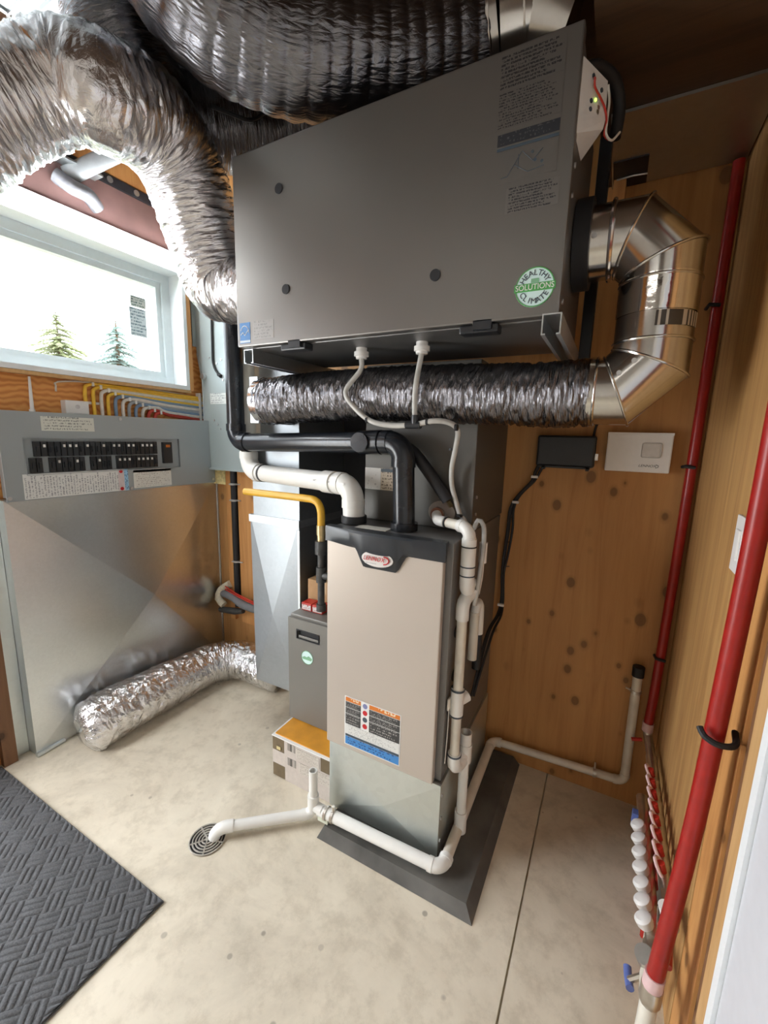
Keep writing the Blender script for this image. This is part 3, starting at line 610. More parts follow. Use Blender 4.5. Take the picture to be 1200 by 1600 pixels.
# control terminal box with wires on its right side
cb = thing('terminal_box', 'white control terminal box with loose wires on side of ventilation unit', 'control box', (HX1+.02, 1.2, 2.13))
bm = bmesh.new(); PA, PB, PC = (HX1-.003, 1.112), (-.100, 1.205), (HX1-.003, 1.26)
lo_ = [(*PA, 2.158), (*PB, 2.205), (*PC, 2.18)]; hi_ = [(*PA, 2.305), (*PB, 2.300), (*PC, 2.32)]; md = [(*PA, 2.185), (PB[0]+.003, PB[1], 2.222), (*PC, 2.20)]
R_ = [[bm.verts.new(p) for p in row] for row in (lo_, md, hi_)]
for q in range(2):
    for i in range(3): bm.faces.new((R_[q][i], R_[q][(i+1) % 3], R_[q+1][(i+1) % 3], R_[q+1][i]))
bm.faces.new(R_[0][::-1]); bm.faces.new(R_[2]); bmesh.ops.recalc_face_normals(bm, faces=bm.faces); build('case', bm, m_white, cb)
fA, fB = Vector((*PA, 0)), Vector((PB[0]+.001, PB[1], 0)); fn = Vector((fB.y-fA.y, -(fB.x-fA.x), 0)).normalized()
def tp_(u, z, d=.0): return fA.lerp(fB, u)+Z*z+fn*d
for k, (u, z) in enumerate(((.45, 2.285), (.50, 2.268), (.78, 2.272), (.74, 2.255), (.45, 2.238), (.72, 2.236), (.45, 2.222), (.70, 2.226))): disc('terminal_screw', tp_(u, z), fn, .0045, m_nickel if k % 2 else m_ink, cb, .002, 12)
disc('status_led', tp_(.6, 2.246), fn, .003, m_led, cb, .002, 10)
tube('red_wire', [tp_(.45, 2.28, .002), tp_(.38, 2.272, .01), tp_(.45, 2.262, .006), tp_(.7, 2.25, .006), tp_(.92, 2.24, .004), tp_(1.02, 2.22, .004), tp_(1.05, 2.195, .0), tp_(1.2, 2.19, .002)], .0022, m_redd, cb, 8, .006)
tube('white_wire', [tp_(.98, 2.29, .002), tp_(1.05, 2.26, .004), tp_(1.04, 2.22, .004), tp_(1.06, 2.195, .004), tp_(1.2, 2.185, .01), tp_(1.45, 2.21, .012)], .0025, m_cw, cb, 8, .006)
tag(tube('power_cord', [(HX1-.002, 1.20, 2.335), (HX1+.02, 1.22, 2.345), (HX1+.05, 1.27, 2.345), (HX1+.066, 1.31, 2.32), (HX1+.068, 1.32, 2.28), (HX1+.064, 1.32, 2.245)], .014, m_black, None, 12, .012), 'thick black power cord looping beside the white terminal box', 'cord')
# ------------------------------------------------------------------ round metal duct on the right
EY, ER = 1.335, .088
el = thing('round_metal_elbow_duct', 'shiny round metal duct with segmented elbows at right of ventilation unit', 'duct', (.05, EY, 1.55))
def P3(x, z): return Vector((x, EY, z))
def gore_pts():
    Rc = .118; c1 = (-.062, 2.012-Rc); c2 = (-.062, 1.635+Rc); out = [P3(HX1+.035, 2.012), P3(-.062, 2.012)]
    for a in (22.5, 67.5): k = Rc/math.cos(math.radians(22.5)); out.append(P3(c1[0]+k*math.sin(math.radians(a)), c1[1]+k*math.cos(math.radians(a))))
    out.append(P3(c1[0]+Rc, c1[1])); out.append(P3(c2[0]+Rc, c2[1]))
    for a in (67.5, 22.5): k = Rc/math.cos(math.radians(22.5)); out.append(P3(c2[0]+k*math.sin(math.radians(a)), c2[1]-k*math.cos(math.radians(a))))
    out += [P3(c2[0], 1.635), P3(-.075, 1.635)]; return out
GP = gore_pts(); seg = 40
def miter_ring(i):
    p = GP[i]; a = (GP[i]-GP[i-1]).normalized() if i else None; b = (GP[i+1]-GP[i]).normalized() if i < len(GP)-1 else None
    return p, ((a+b).normalized() if a and b else (a or b)), (a or b)
def ringpts(i, r):
    p, n, a = miter_ring(i); s = a.cross(Y).normalized(); out = []
    for j in range(seg):
        th = 2*math.pi*j/seg; q = p+(Y*math.cos(th)+s*math.sin(th))*r
        t_ = (p-q).dot(n)/a.dot(n); out.append(q+a*t_)
    return out
for i in range(len(GP)-1):
    if (GP[i+1]-GP[i]).length < 1e-4: continue
    bm = bmesh.new(); A = [bm.verts.new(v) for v in ringpts(i, ER)]
    # second ring about the same axis so each gore is a straight cylinder cut by two planes
    a = (GP[i+1]-GP[i]).normalized(); p, n, _ = miter_ring(i+1); s = a.cross(Y).normalized(); B = []
    p0, n0, _0 = miter_ring(i)
    for j in range(seg):
        th = 2*math.pi*j/seg; o_ = (Y*math.cos(th)+s*math.sin(th))*ER
        q = p0+o_; A[j].co = q+a*((p0-q).dot(n0)/a.dot(n0)); q = p+o_; B.append(bm.verts.new(q+a*((p-q).dot(n)/a.dot(n))))
    for j in range(seg): bm.faces.new((A[j], A[(j+1) % seg], B[(j+1) % seg], B[j]))
    bmesh.ops.recalc_face_normals(bm, faces=bm.faces); build('gore', bm, m_round, el, 'all')
    if 0 < i:
        rp_ = ringpts(i, ER+.001); tube('seam_bead', rp_+[rp_[0]], .0035, m_round, el, 8)
tube('foam_gasket', [(HX1-.002, EY, 2.012), (HX1+.036, EY, 2.012)], ER+.02, m_black, el, 40)
ring('end_band', (-.072, EY, 1.635), X, ER, .012, m_round, el, .003, 40)
# foil tape and print on the vertical leg
def arcstrip(name, z0, z1, a0, a1, mat, r=ER+.0015, x=.056, n=16):
    bm = bmesh.new(); uv = bm.loops.layers.uv.new('UVMap'); R = []
    for k in range(n+1):
        a = math.radians(a0+(a1-a0)*k/n); d = Vector((math.cos(a), math.sin(a), 0)); R.append([bm.verts.new(Vector((x, EY, z))+d*r*(1+.012*noise.noise(Vector((k*.9, z*40, 3)))*(name == 'foil_tape'))) for z in [z0+(z1-z0)*q/6 for q in range(7)]])
    for k in range(n):
        for q in range(6):
            f = bm.faces.new((R[k][q], R[k+1][q], R[k+1][q+1], R[k][q+1]))
            for l, c in zip(f.loops, ((k, q), (k+1, q), (k+1, q+1), (k, q+1))): l[uv].uv = (c[0]/n, c[1]/6)
    return build(name, bm, mat, el, 'all')
arcstrip('foil_tape', 1.815, 1.90, 175, 372, plain('tape_foil', (.8, .79, .77), .10, 1, .04, 30, .35), ER+.002)
arcstrip('printed_label', 1.778, 1.812, 268, 345, barcode('duct_barcode', (.55, .5, .42), (.06, .05, .04), 22))
tube('tape_wrap', ringpts(1, ER+.002)+[ringpts(1, ER+.002)[0]], .006, m_foilF, el, 8)
for x, z in ((-.1, 2.0),): disc('screw', (x, EY-ER, z), -Y, .006, m_scr, el, .004, 10)
for (x, z) in ((.02, 1.70), (-.01, 1.672)): disc('screw', (x, EY-ER+.004, z), -Y, .006, m_scr, el, .005, 10)
# lower foil flex between round duct and galvanised riser
lf = thing('foil_flex_duct', 'wrinkled foil flexible duct running horizontally beneath the ventilation unit', 'flexible duct', (-.66, EY, 1.54), 'foil flexible ducts')
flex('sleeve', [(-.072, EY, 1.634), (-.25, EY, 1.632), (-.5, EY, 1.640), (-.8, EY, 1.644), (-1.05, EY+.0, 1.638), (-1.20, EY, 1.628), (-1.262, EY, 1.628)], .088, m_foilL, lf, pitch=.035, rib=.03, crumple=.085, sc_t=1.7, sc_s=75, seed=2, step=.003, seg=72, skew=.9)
ring('end_tape', (-1.262, EY, 1.628), X, .089, .035, m_foilF, lf, .003, 40)
# galvanised drop duct at left of the furnace
dd = thing('return_drop_duct', 'galvanised rectangular drop duct standing left of the furnace', 'duct', (-1.39, 1.68, .22))
DY = 1.50
bm = bmesh.new(); x0, x1, z0, z1 = -1.545, -1.240, .222, 1.105
c = bm.verts.new(((x0+x1)/2, DY-.022, .62)); cr = [bm.verts.new(p) for p in ((x0+.01, DY, z0), (x1, DY, z0+.004), (x1, DY, z1), (x0, DY, z1))]; bk = [bm.verts.new((v.co.x, YB-.004, v.co.z)) for v in cr]
for i in range(4): bm.faces.new((cr[i], cr[(i+1) % 4], c)); bm.faces.new((cr[i], bk[i], bk[(i+1) % 4], cr[(i+1) % 4]))
bmesh.ops.recalc_face_normals(bm, faces=bm.faces); build('lower_section', bm, m_galvd, dd)
box('drive_cleat', x0-.004, x1+.003, DY-.006, YB-.004, 1.072, 1.108, m_galv, dd)
box('upper_section', -1.525, x1, DY+.003, YB-.004, 1.108, 1.50, m_galvd, dd)
box('narrow_section', -1.470, x1, DY+.006, YB-.004, 1.50, 1.815, m_galvd, dd)
box('corner_strip', x1-.008, x1+.003, DY-.003, DY+.004, z0+.02, 1.06, m_galvb, dd)
box('take_off', -1.312, -1.268, 1.29, DY+.005, 1.54, 1.72, m_galvd, dd)
# ------------------------------------------------------------------ furnace
FX0, FX1, FY = -.866, -.405, 1.20
fu = thing('gas_furnace', 'beige-fronted gas furnace with black top fascia on a grey pad', 'furnace', ((FX0+FX1)/2, 1.53, .035))
FYB = 1.835
box('cabinet', FX0+.004, FX1, FY+.028, FYB, .335, 1.18, m_cab, fu, .003)
dp = box('door_panel', FX0, FX1-.022, FY, FY+.026, .333, 1.17, m_door, fu, .004)
# fascia: bowed black moulding with a dropped tab
bm = bmesh.new(); fx0, fx1 = FX0-.003, FX1-.014; n = 40; top = []; bot = []
def drop(u):
    if u < .02: return .055
    def sm(a, b, t): t = min(1, max(0, (t-a)/(b-a))); return t*t*(3-2*t)
    return .055+.01*sm(0, .27, u)+.062*(sm(.27, .36, u)-sm(.62, .72, u))+.012*sm(.72, 1, u)*0
for k in range(n+1):
    u = k/n; x = fx0+(fx1-fx0)*u; bow = .022*(1-(2*u-1)**2)+.006; d = drop(u)
    row = [(x, FY-bow*.2+.02, 1.188), (x, FY-bow*.75, 1.186), (x, FY-bow, 1.178), (x, FY-bow*.8, 1.188-d*.75), (x, FY-.006, 1.188-d), (x, FY+.004, 1.188-d)]
    top.append([bm.verts.new(p) for p in row])
for k in range(n):
    for q in range(5): bm.faces.new((top[k][q], top[k+1][q], top[k+1][q+1], top[k][q+1]))
bm.faces.new(top[0]); bm.faces.new(top[-1]); bmesh.ops.recalc_face_normals(bm, faces=bm.faces); fa = build('fascia', bm, m_navy, fu, True)
bc = Vector((FX0+.487*(FX1-FX0)-.006, FY-.0235, 1.102))
bd = disc('badge', bc+Y*.004, -Y+Z*.12, .026, plain('badge_silver', (.66, .63, .60), .35, .2, .02), fu, .006, 40, 2.25)
text('lettering', 'LENNOX', bc-X*.010-Y*.0062+Z*.001, X, Z+Y*.12, .0205, m_logo, bd, .0006, .25, .95)
tube('swoosh', [bc-Y*.0045+Vector(v) for v in ((.026, 0, .013), (.040, 0, .010), (.045, 0, .0), (.038, 0, -.009), (.026, 0, -.013))], .0022, m_logo, bd, 6, .003)
plate('badge_subtext', bc+Vector((-.045, -.0034, -.018)), X, Z, .05, .004, printed('badge_small', (.62, .60, .57), (.3, .3, .3), 1, 20, .45, .2), bd, .0006)
wl = plate('safety_label', (FX0+.083, FY-.0004, .352), X, Z, .232, .200, plain('label_white', (.72, .72, .70), .45), fu, .0006)
lx, lz, lw, lh = FX0+.083, .352, .232, .200
def wlp(nm, u0, u1, v0, v1, mat): return plate(nm, (lx+lw*u0, FY-.0012, lz+lh*v0), X, Z, lw*(u1-u0), lh*(v1-v0), mat, wl, .0005)
m_wd = printed('warn_dark', (.045, .045, .045), (.34, .33, .31), 4, 30, .52, .5)
for a, b in ((.02, .30), (.455, .985)):
    wlp('heading', a, b, .905, .985, printed('warn_head', (.60, .17, .02), (.75, .6, .4), 1, 16, .5, .35, margin=.3))
    wlp('warning_block', a, b, .785, .895, m_wd); wlp('warning_block', a, b, .66, .775, m_wd); wlp('warning_block', a, b, .44, .65, m_wd)
for k, mm in enumerate((plain('picto_blue', (.2, .22, .4), .5), m_logo, m_ink, m_logo)): disc('pictogram', (lx+lw*.378, FY-.0009, lz+lh*(.92-.135*k)), -Y, .010, mm, wl, .0006, 14)
wlp('fine_print', .02, .985, .235, .43, printed('warn_fine', (.66, .66, .63), (.38, .38, .36), 7, 46, .53)); wlp('grey_band', .02, .985, .185, .23, m_ink)
wlp('blue_band', .02, .985, .02, .18, printed('warn_blue', (.05, .22, .52), (.02, .07, .2), 3, 30, .52))
# galvanised base plenum with crease
bm = bmesh.new(); x0, x1, z0, z1, yf = FX0+.006, FX1+.006, .036, .331, FY+.012
c = bm.verts.new(((x0+x1)/2+.02, yf-.017, .165)); cr = [bm.verts.new(p) for p in ((x0, yf, z0), (x1, yf, z0), (x1, yf, z1), (x0, yf, z1))]; bk = [bm.verts.new((v.co.x, FYB, v.co.z)) for v in cr]
for i in range(4): bm.faces.new((cr[i], cr[(i+1) % 4], c)); bm.faces.new((cr[i], bk[i], bk[(i+1) % 4], cr[(i+1) % 4]))
bm.faces.new(bk[::-1]); bmesh.ops.recalc_face_normals(bm, faces=bm.faces); build('base_plenum', bm, m_galvb, fu)
for z in (.10, .19, .28): disc('side_screw', (FX1+.006, FY+.03, z), X, .006, m_scr, fu, .004, 10)
for y, z in ((1.30, .86), (1.30, .70)): disc('knockout', (FX1, y, z), X, .022, m_black, fu, .004, 16)
plate('top_card', (FX0+.09, FY+.04, 1.1805), X+Y*.05, Y, .12, .05, plain('card_paper', (.6, .58, .52), .6), fu, .003)
box('top_trim', FX0+.01, FX1-.02, FY+.026, FY+.034, 1.178, 1.184, m_blackp, fu)
co = thing('coil_cabinet', 'tall taupe coil cabinet standing on the furnace top', 'coil cabinet', ((FX0+FX1)/2, 1.63, 1.18))
box('casing', FX0+.03, FX1, 1.405, FYB+.02, 1.183, 1.755, m_coil, co, .003)
plate('paper_label', (-.834, 1.4045, 1.30), X, Z, .068, .082, printed('coil_label_a', (.66, .64, .60), (.42, .4, .38), 7, 8, .62), co, .001)
plate('data_label', (-.765, 1.4045, 1.30), X, Z, .062, .082, printed('coil_label_b', (.55, .46, .34), (.16, .12, .09), 7, 12, .5), co, .001)
plate('label_heading', (-.765, 1.4030, 1.369), X, Z, .062, .012, m_ink, co, .0006)
for z in (1.24, 1.30): disc('screw', (FX1, 1.44, z), X, .006, m_scr, co, .004, 10)
pad = bmesh.new(); x0, x1, y0, y1 = -.835, -.235, 1.095, 1.858
v = [pad.verts.new(p) for p in ((x0, y0, .001), (x1, y0, .001), (x1, y1, .001), (x0, y1, .001), (x0+.012, y0+.03, .033), (x1-.03, y0+.03, .033), (x1-.03, y1, .033), (x0+.012, y1, .033))]
for q in ((0, 1, 5, 4), (1, 2, 6, 5), (2, 3, 7, 6), (3, 0, 4, 7), (4, 5, 6, 7), (3, 2, 1, 0)): pad.faces.new([v[i] for i in q])
tag(build('furnace_pad', pad, m_pad), 'dark grey equipment pad with sloped edges under the furnace', 'pad')
# ------------------------------------------------------------------ filter cabinet and the boxes around it
fc = thing('filter_cabinet', 'narrow grey filter cabinet with a recessed handle left of furnace', 'cabinet', (-1.04, 1.6, .205))
box('body', -1.198, FX0-.002, 1.385, 1.83, .206, .712, m_filt, fc, .003); 
bm = bmesh.new(); dx0, dx1, dz0, dz1 = -1.2, FX0-.003, .208, .700; hx0, hx1, hz0, hz1 = -1.150, -1.030, .612, .652
for a in ((dx0, hx0, dz0, dz1), (hx1, dx1, dz0, dz1), (hx0, hx1, dz0, hz0), (hx0, hx1, hz1, dz1)): abox(bm, a[0], a[1], 1.37, 1.384, a[2], a[3])
build('door', bm, m_filt, fc)
hd = put(bpy.data.objects.new('handle', None), (-1.09, 1.372, .63), fc)
box('handle_recess', hx0, hx1, 1.381, 1.386, hz0, hz1, m_black, hd); box('handle_grip', hx0+.006, hx1-.006, 1.372, 1.380, hz0+.002, hz0+.014, m_filt, hd, .002)
bm = bmesh.new(); frame4(bm, 0, .004, -.062, .062, -.022, .022, .004)
for q in bm.verts: q.co = Vector((-1.09+q.co.y, 1.3665+q.co.x, .632+q.co.z))
build('handle_rim', bm, m_blackp, hd)
climate(fc, (-1.094, 1.37, .532), .032, big=False)
def carton(label, z0, z1, parts, dx=0):
    t_ = thing('filter_carton', label, 'carton', (-1.02, 1.5, z0), 'flat filter cartons under the filter cabinet')
    box('carton', -1.19+dx, -.872, 1.246, 1.82, z0+.0005, z1-.0005, m_brownbox, t_, .001)
    for k_, (nm, u0, u1, v0, v1, mm) in enumerate(parts): plate(nm, (-1.19+dx+.318*u0, 1.2458-.0009*k_, z0+(z1-z0)*v0), X, Z, .318*(u1-u0), (z1-z0)*(v1-v0), mm, t_, .0008)
m_lbl = printed('carton_print', (.56, .51, .45), (.36, .32, .27), 9, 26, .5); m_lblp = plain('carton_pale', (.54, .48, .43), .7, 0, .06); m_bc = barcode('carton_barcode', (.56, .51, .45), (.1, .09, .08), 18); m_sq = plain('carton_mark', (.6, .5, .25), .6)
carton('lowest flat filter carton on the floor with pale front label', .001, .066, (('pale_label', .22, 1, .0, 1, m_lblp),))
carton('middle flat filter carton with white front and barcode', .066, .131, (('pale_label', 0, 1, 0, 1, m_lblp), ('barcode', .27, .41, .3, .85, m_bc), ('print', .46, .99, .1, .9, m_lbl)))
carton('uppermost flat filter carton with dark brown corners and barcode', .131, .196, (('pale_label', .21, .82, 0, 1, m_lblp), ('barcode', .27, .40, .4, .92, m_bc), ('print', .42, .8, .1, .85, m_lbl), ('gold_mark', .08, .15, .15, .38, m_sq)))
tr = thing('orange_tray', 'orange sheet with white rim lying on the filter cartons', 'tray', (-1.02, 1.5, .196))
box('white_rim', -1.192, -.871, 1.243, 1.83, .1965, .2005, m_white, tr); box('orange_sheet', -1.182, -.872, 1.256, 1.83, .2005, .2045, m_orange, tr)
kb = thing('cardboard_box', 'small cardboard box on the filter cabinet behind the gas pipe', 'box', (-1.1, 1.60, .712))
box('carton', -1.195, -1.0, 1.505, 1.70, .713, .838, m_card, kb, .002); box('tape', -1.11, -1.09, 1.5045, 1.70, .78, .8392, plain('packing_tape', (.45, .3, .16), .3), kb)
for k, (x, l_) in enumerate(((-1.18, 'small red and white box on filter cabinet next to drop duct'), (-1.12, 'small red and white box on filter cabinet below gas drip leg'))):
    sb = thing('small_box', l_, 'box', (x+.027, 1.47, .712), 'small red and white boxes on the filter cabinet')
    box('carton', x, x+.055, 1.44, 1.495, .713, .748, m_redd, sb, .001); plate('label', (x+.003, 1.4399, .718), X, Z, .049, .022, printed('smallbox', (.62, .58, .55), (.4, .05, .05), 2, 8, .55), sb)
# ------------------------------------------------------------------ ceiling ducts
tk = thing('trunk_duct', 'galvanised rectangular trunk duct under the ceiling at upper left', 'duct', (-1.5, .8, 2.75))
box('body', -1.772, -1.22, -.4, 1.86, 2.75, 2.98, m_galvd, tk); box('edge_lip', -1.784, -1.772, -.4, .955, 2.744, 2.754, m_galv, tk)
for y in (.795, .835): box('drive_cleat', -1.776, -1.216, y, y+.012, 2.738, 2.752, m_galv, tk)
box('cleat_tab', -1.79, -1.765, .80, .845, 2.732, 2.76, m_white, tk)
fa_ = thing('foil_flex_duct', 'biggest dark ribbed foil duct running across the top above ventilation unit', 'flexible duct', (-.8, 1.1, 2.4), 'foil flexible ducts')
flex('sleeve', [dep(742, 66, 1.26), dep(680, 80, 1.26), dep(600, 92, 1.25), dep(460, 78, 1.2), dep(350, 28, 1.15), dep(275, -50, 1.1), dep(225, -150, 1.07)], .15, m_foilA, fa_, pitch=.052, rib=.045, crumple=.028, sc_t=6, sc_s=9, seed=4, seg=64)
fb = thing('foil_flex_duct', 'silver scrunched foil duct bending from upper left down to ventilation unit', 'flexible duct', (-1.4, .9, 2.0), 'foil flexible ducts')
def b_rad(t): return .148-.022*max(0, min(1, (t-.1)/.12))+.010*max(0, min(1, (t-.24)/.1))-.035*max(0, (t-.82)/.18)
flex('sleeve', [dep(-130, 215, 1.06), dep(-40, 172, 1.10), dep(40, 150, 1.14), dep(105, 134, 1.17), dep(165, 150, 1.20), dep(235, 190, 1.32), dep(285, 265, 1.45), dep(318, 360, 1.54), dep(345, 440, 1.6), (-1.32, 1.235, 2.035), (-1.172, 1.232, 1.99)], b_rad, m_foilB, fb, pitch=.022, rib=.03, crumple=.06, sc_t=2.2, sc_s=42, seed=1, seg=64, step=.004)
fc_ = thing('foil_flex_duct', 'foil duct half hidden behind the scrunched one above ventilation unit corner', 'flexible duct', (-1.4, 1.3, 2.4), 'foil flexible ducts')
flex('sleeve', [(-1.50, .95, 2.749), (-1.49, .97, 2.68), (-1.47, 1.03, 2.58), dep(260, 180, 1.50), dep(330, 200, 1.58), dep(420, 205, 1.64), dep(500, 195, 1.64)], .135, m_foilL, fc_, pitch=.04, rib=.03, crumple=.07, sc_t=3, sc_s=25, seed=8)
tag(tube('black_wire', [dep(330, 166, 1.38), dep(362, 178, 1.42), dep(392, 188, 1.45), dep(420, 174, 1.47), dep(450, 172, 1.48), dep(500, 183, 1.5), dep(540, 186, 1.52)], .006, m_black, None, 8, .02), 'black wire drooping across the half hidden foil duct', 'wire')
tag(box('gap_shade_sheet', -1.236, FX0+.028, YB-.012, YB-.001, .72, 1.78, m_blackstrap), 'added dark sheet standing in for shade in the gap behind the flue pipes', 'board')  # added black sheet; the shade of this gap is put into its colour
uc = thing('metal_collar_elbow', 'shiny adjustable metal elbow behind the ventilation unit top', 'duct elbow', (-.4, 1.4, 2.4))
p0 = dep(742, 66, 1.26); cpts = [p0, p0+Vector((.07, .01, .01)), p0+Vector((.16, .03, .02)), p0+Vector((.26, .06, -.02))]
for a, b in zip(cpts[:-1], cpts[1:]): tube('gore', [a, b], .142, m_round, uc, 40)
for q in cpts[:3]: ring('bead', q, X, .142, .012, m_round, uc, .004, 40)
tag(box('ceiling_joist', -.30, -.14, .4, 1.86, 2.72, 3.04, m_ceil), 'dark wooden joist beside the soffit above the metal elbow', 'joist')
tag(box('ceiling_joist', -1.15, -1.06, .4, 1.86, 2.86, 3.04, m_ceil), 'dark wooden joist above the biggest foil duct', 'joist')
# ------------------------------------------------------------------ flues and gas pipe
bf = thing('black_vent_pipe', 'black plastic flue pipe rising from furnace and turning left', 'pipe', (-.62, 1.31, 1.18))
R = .038; pa = Vector((-.617, 1.31, 1.183)); pb = Vector((-.628, 1.31, 1.482)); pc = Vector((-1.492, 1.38, 1.457))
pipe('riser', pa+Z*.01, pb-Z*.06, R, m_abs, bf); ring('floor_flange', pa+Z*.012, Z, R, .026, m_abs, bf, .010)
hb = (pc-pb).normalized(); elbow('elbow', pb, -Z, hb, .062, R, m_abs, bf); pipe('run', pb+hb*.06, pc-hb*.06, R, m_abs, bf)
tube('tee_coupling', [pb+hb*.09, pb+hb*.18], R*1.13, m_abs, bf, 24); disc('cleanout_face', pb+hb*.155-Y*R*1.1, -Y, .034, m_abs, bf, .012, 24)
pd = Vector((pc.x, pc.y, 2.22)); elbow('elbow', pc, -hb, Z, .06, R, m_abs, bf); pipe('upper_riser', pc+Z*.06, pd-Z*.06, R, m_abs, bf)
elbow('elbow', pd, -Z, Y, .06, R, m_abs, bf); pipe('wall_run', pd+Y*.06, Vector((pd.x, YB-.002, pd.z)), R, m_abs, bf)
wp = thing('white_intake_pipe', 'white plastic intake pipe from furnace top running left below black pipe', 'pipe', (-.82, 1.31, 1.18))
qa = Vector((-.822, 1.308, 1.185)); qb = Vector((-.826, 1.308, 1.322)); qc = Vector((-1.502, 1.460, 1.322)); qd = Vector((-1.462, 1.43, 2.3)); h = (qc-qb).normalized()
ring('rubber_collar', qa+Z*.012, Z, R, .026, m_black, wp, .009); pipe('riser', qa+Z*.01, qb-Z*.055, R*1.05, m_pvc, wp)
elbow('elbow', qb, -Z, h, .062, R, m_pvc, wp); pipe('run', qb+h*.06, qc-h*.07, R, m_pvc, wp)
tube('coupling', [qb+h*.10, qb+h*.155], R*1.14, m_pvc, wp, 24); ring('joint_ring', qc-h*.12, h, R, .012, m_iron, wp, .002)
elbow('elbow', qc, -h, Z, .07, R, m_pvc, wp); pipe('upper_riser', qc+Z*.07, qc+Z*.72, R, m_pvcd, wp); elbow('elbow', qc+Z*.78, -Z, Y, .06, R, m_pvcd, wp); pipe('wall_run', qc+Z*.78+Y*.06, Vector((qc.x, YB-.002, qc.z+.78)), R, m_pvcd, wp)
plate('print_line', qb+h*.20-Y*(R+.0005)+Z*.002, h*-1 if h.x > 0 else -h, Z, .18, .007, printed('pipe_print', (.76, .75, .71), (.3, .3, .3), 1, 34, .5, .1), wp, .0005)
gp = thing('gas_pipe', 'yellow coated gas pipe with black iron drop beside the furnace', 'gas pipe', (-1.0, 1.36, .8))
g0 = on('y', 1.36, 383, 768); g1 = on('y', 1.36, 498, 783); g1.z = 1.243; g0.z = 1.243; gx = g1.x+.012
tube('yellow_run', [g0, (g0.x+.1, 1.36, 1.243), (gx-.1, 1.36, 1.243), (gx-.035, 1.36, 1.24), (gx-.01, 1.36, 1.222), (gx, 1.36, 1.19), (gx, 1.36, 1.135)], .0155, m_yel, gp, 16, .015)
for nm, z0, z1, r, m_ in (('brass_nut', 1.10, 1.14, .019, m_brass), ('adaptor', 1.075, 1.10, .016, m_brass), ('union', 1.02, 1.075, .025, m_iron), ('nipple', .96, 1.02, .0145, m_iron), ('tee', .90, .965, .021, m_iron), ('drip_leg', .80, .90, .0145, m_iron), ('end_cap', .775, .805, .020, m_iron)): tube(nm, [(gx, 1.36, z0), (gx, 1.36, z1)], r, m_, gp, 16)
tube('branch', [(gx, 1.36, .93), (FX0-.001, 1.36, .93)], .0155, m_iron, gp, 14)
tag(tube('red_wire', [on('y', 1.853, 512, 665), on('y', 1.853, 503, 700), on('y', 1.853, 501, 740), on('y', 1.853, 502, 775), on('y', 1.853, 500, 880)], .005, m_redd, None, 8, .02), 'thin red wire hanging in the dark gap behind the flue pipes', 'wire')
bh = thing('black_foam_hose', 'black foam-sleeved line slanting down across the coil cabinet', 'hose', (-.55, 1.37, 1.27))
tube('sleeve', [on('y', 1.365, 600, 690), on('y', 1.365, 640, 702), on('y', 1.365, 668, 735), on('y', 1.375, 700, 782)], .021, m_black, bh, 14, .02)
tube('copper_end', [on('y', 1.375, 700, 782), on('y', 1.40, 704, 790)], .008, m_brass, bh, 10)
# clear drain hoses from the ventilation unit
dh = thing('drain_hose', 'clear drain hoses from ventilation unit joining at a black tee', 'hose', (-.65, 1.25, 1.3))
yh = 1.225
j = on('y', yh, 648, 664)
tube('left_hose', [(-.765, 1.25, HZ0-.03), (-.765, 1.245, HZ0-.07), on('y', yh, 540, 612), on('y', yh, 555, 638), on('y', yh, 580, 658), on('y', yh, 612, 665), j], .0085, m_clear, dh, 10, .012)
tube('right_hose', [(-.545, 1.24, HZ0-.03), on('y', yh, 650, 600), on('y', yh, 648, 630), j], .0085, m_clear, dh, 10, .012)
tube('tee', [j-X*.03, j+X*.02], .012, m_blackp, dh, 12); tube('tee_branch', [j, j+Z*.03], .012, m_blackp, dh, 12)
tube('outlet_hose', [j, on('y', yh, 675, 658), on('y', yh+.02, 700, 660), on('y', yh+.05, 715, 672), on('y', 1.33, 712, 700), on('y', 1.36, 706, 730), on('y', 1.37, 706, 758), on('y', 1.38, 713, 785), on('y', 1.38, 719, 806)], .0085, m_clear, dh, 10, .012)
for px, py in ((574, 656), (640, 664), (668, 659), (713, 668), (706, 702), (718, 806)):
    q = on('y', yh if py < 669 else 1.36, px, py); tube('cable_tie', [q-X*.004, q+X*.004] if py < 669 else [q-Z*.004, q+Z*.004], .0105, m_black, dh, 10)
# ------------------------------------------------------------------ condensate piping right of the furnace
tp = thing('condensate_trap', 'white plastic condensate trap and drain pipe down the furnace side', 'pipe', (-.37, 1.28, .35))
tx, ty = -.372, 1.275
m_rust = plain('port_brown', (.22, .09, .05), .6)
disc('port', (-.527, 1.4045, 1.235), -Y, .024, m_rust, tp, .02, 18); tube('port_ring', [(-.527, 1.4045+.018*0+0, 1.235), (-.527, 1.386, 1.235)], .024, m_pvcd, tp, 18)
disc('grommet', (-.515, 1.4045, 1.24), -Y, .042, plain('putty', (.28, .24, .21), .6), tp, .005, 20, 1.2)
A = Vector((-.50, 1.335, 1.224)); Bq = Vector((tx, ty, 1.224)); hh = (Bq-A).normalized()
tube('inlet', [(-.527, 1.385, 1.233), (-.515, 1.36, 1.226), A, A+hh*.03], .018, m_pvc, tp, 16, .01); pipe('inlet_pipe', A+hh*.02, Bq-hh*.03, .0165, m_pvcd, tp); ring('joint', A+hh*.04, hh, .0185, .006, m_black, tp, .001)
elbow('elbow', Bq, -hh, -Z, .034, .019, m_pvc, tp)
tube('trap_leg', [(tx, ty, 1.19), (tx, ty, 1.045), (tx, ty+.004, 1.028), (tx, ty+.015, 1.018)], .0235, m_pvc, tp, 20)
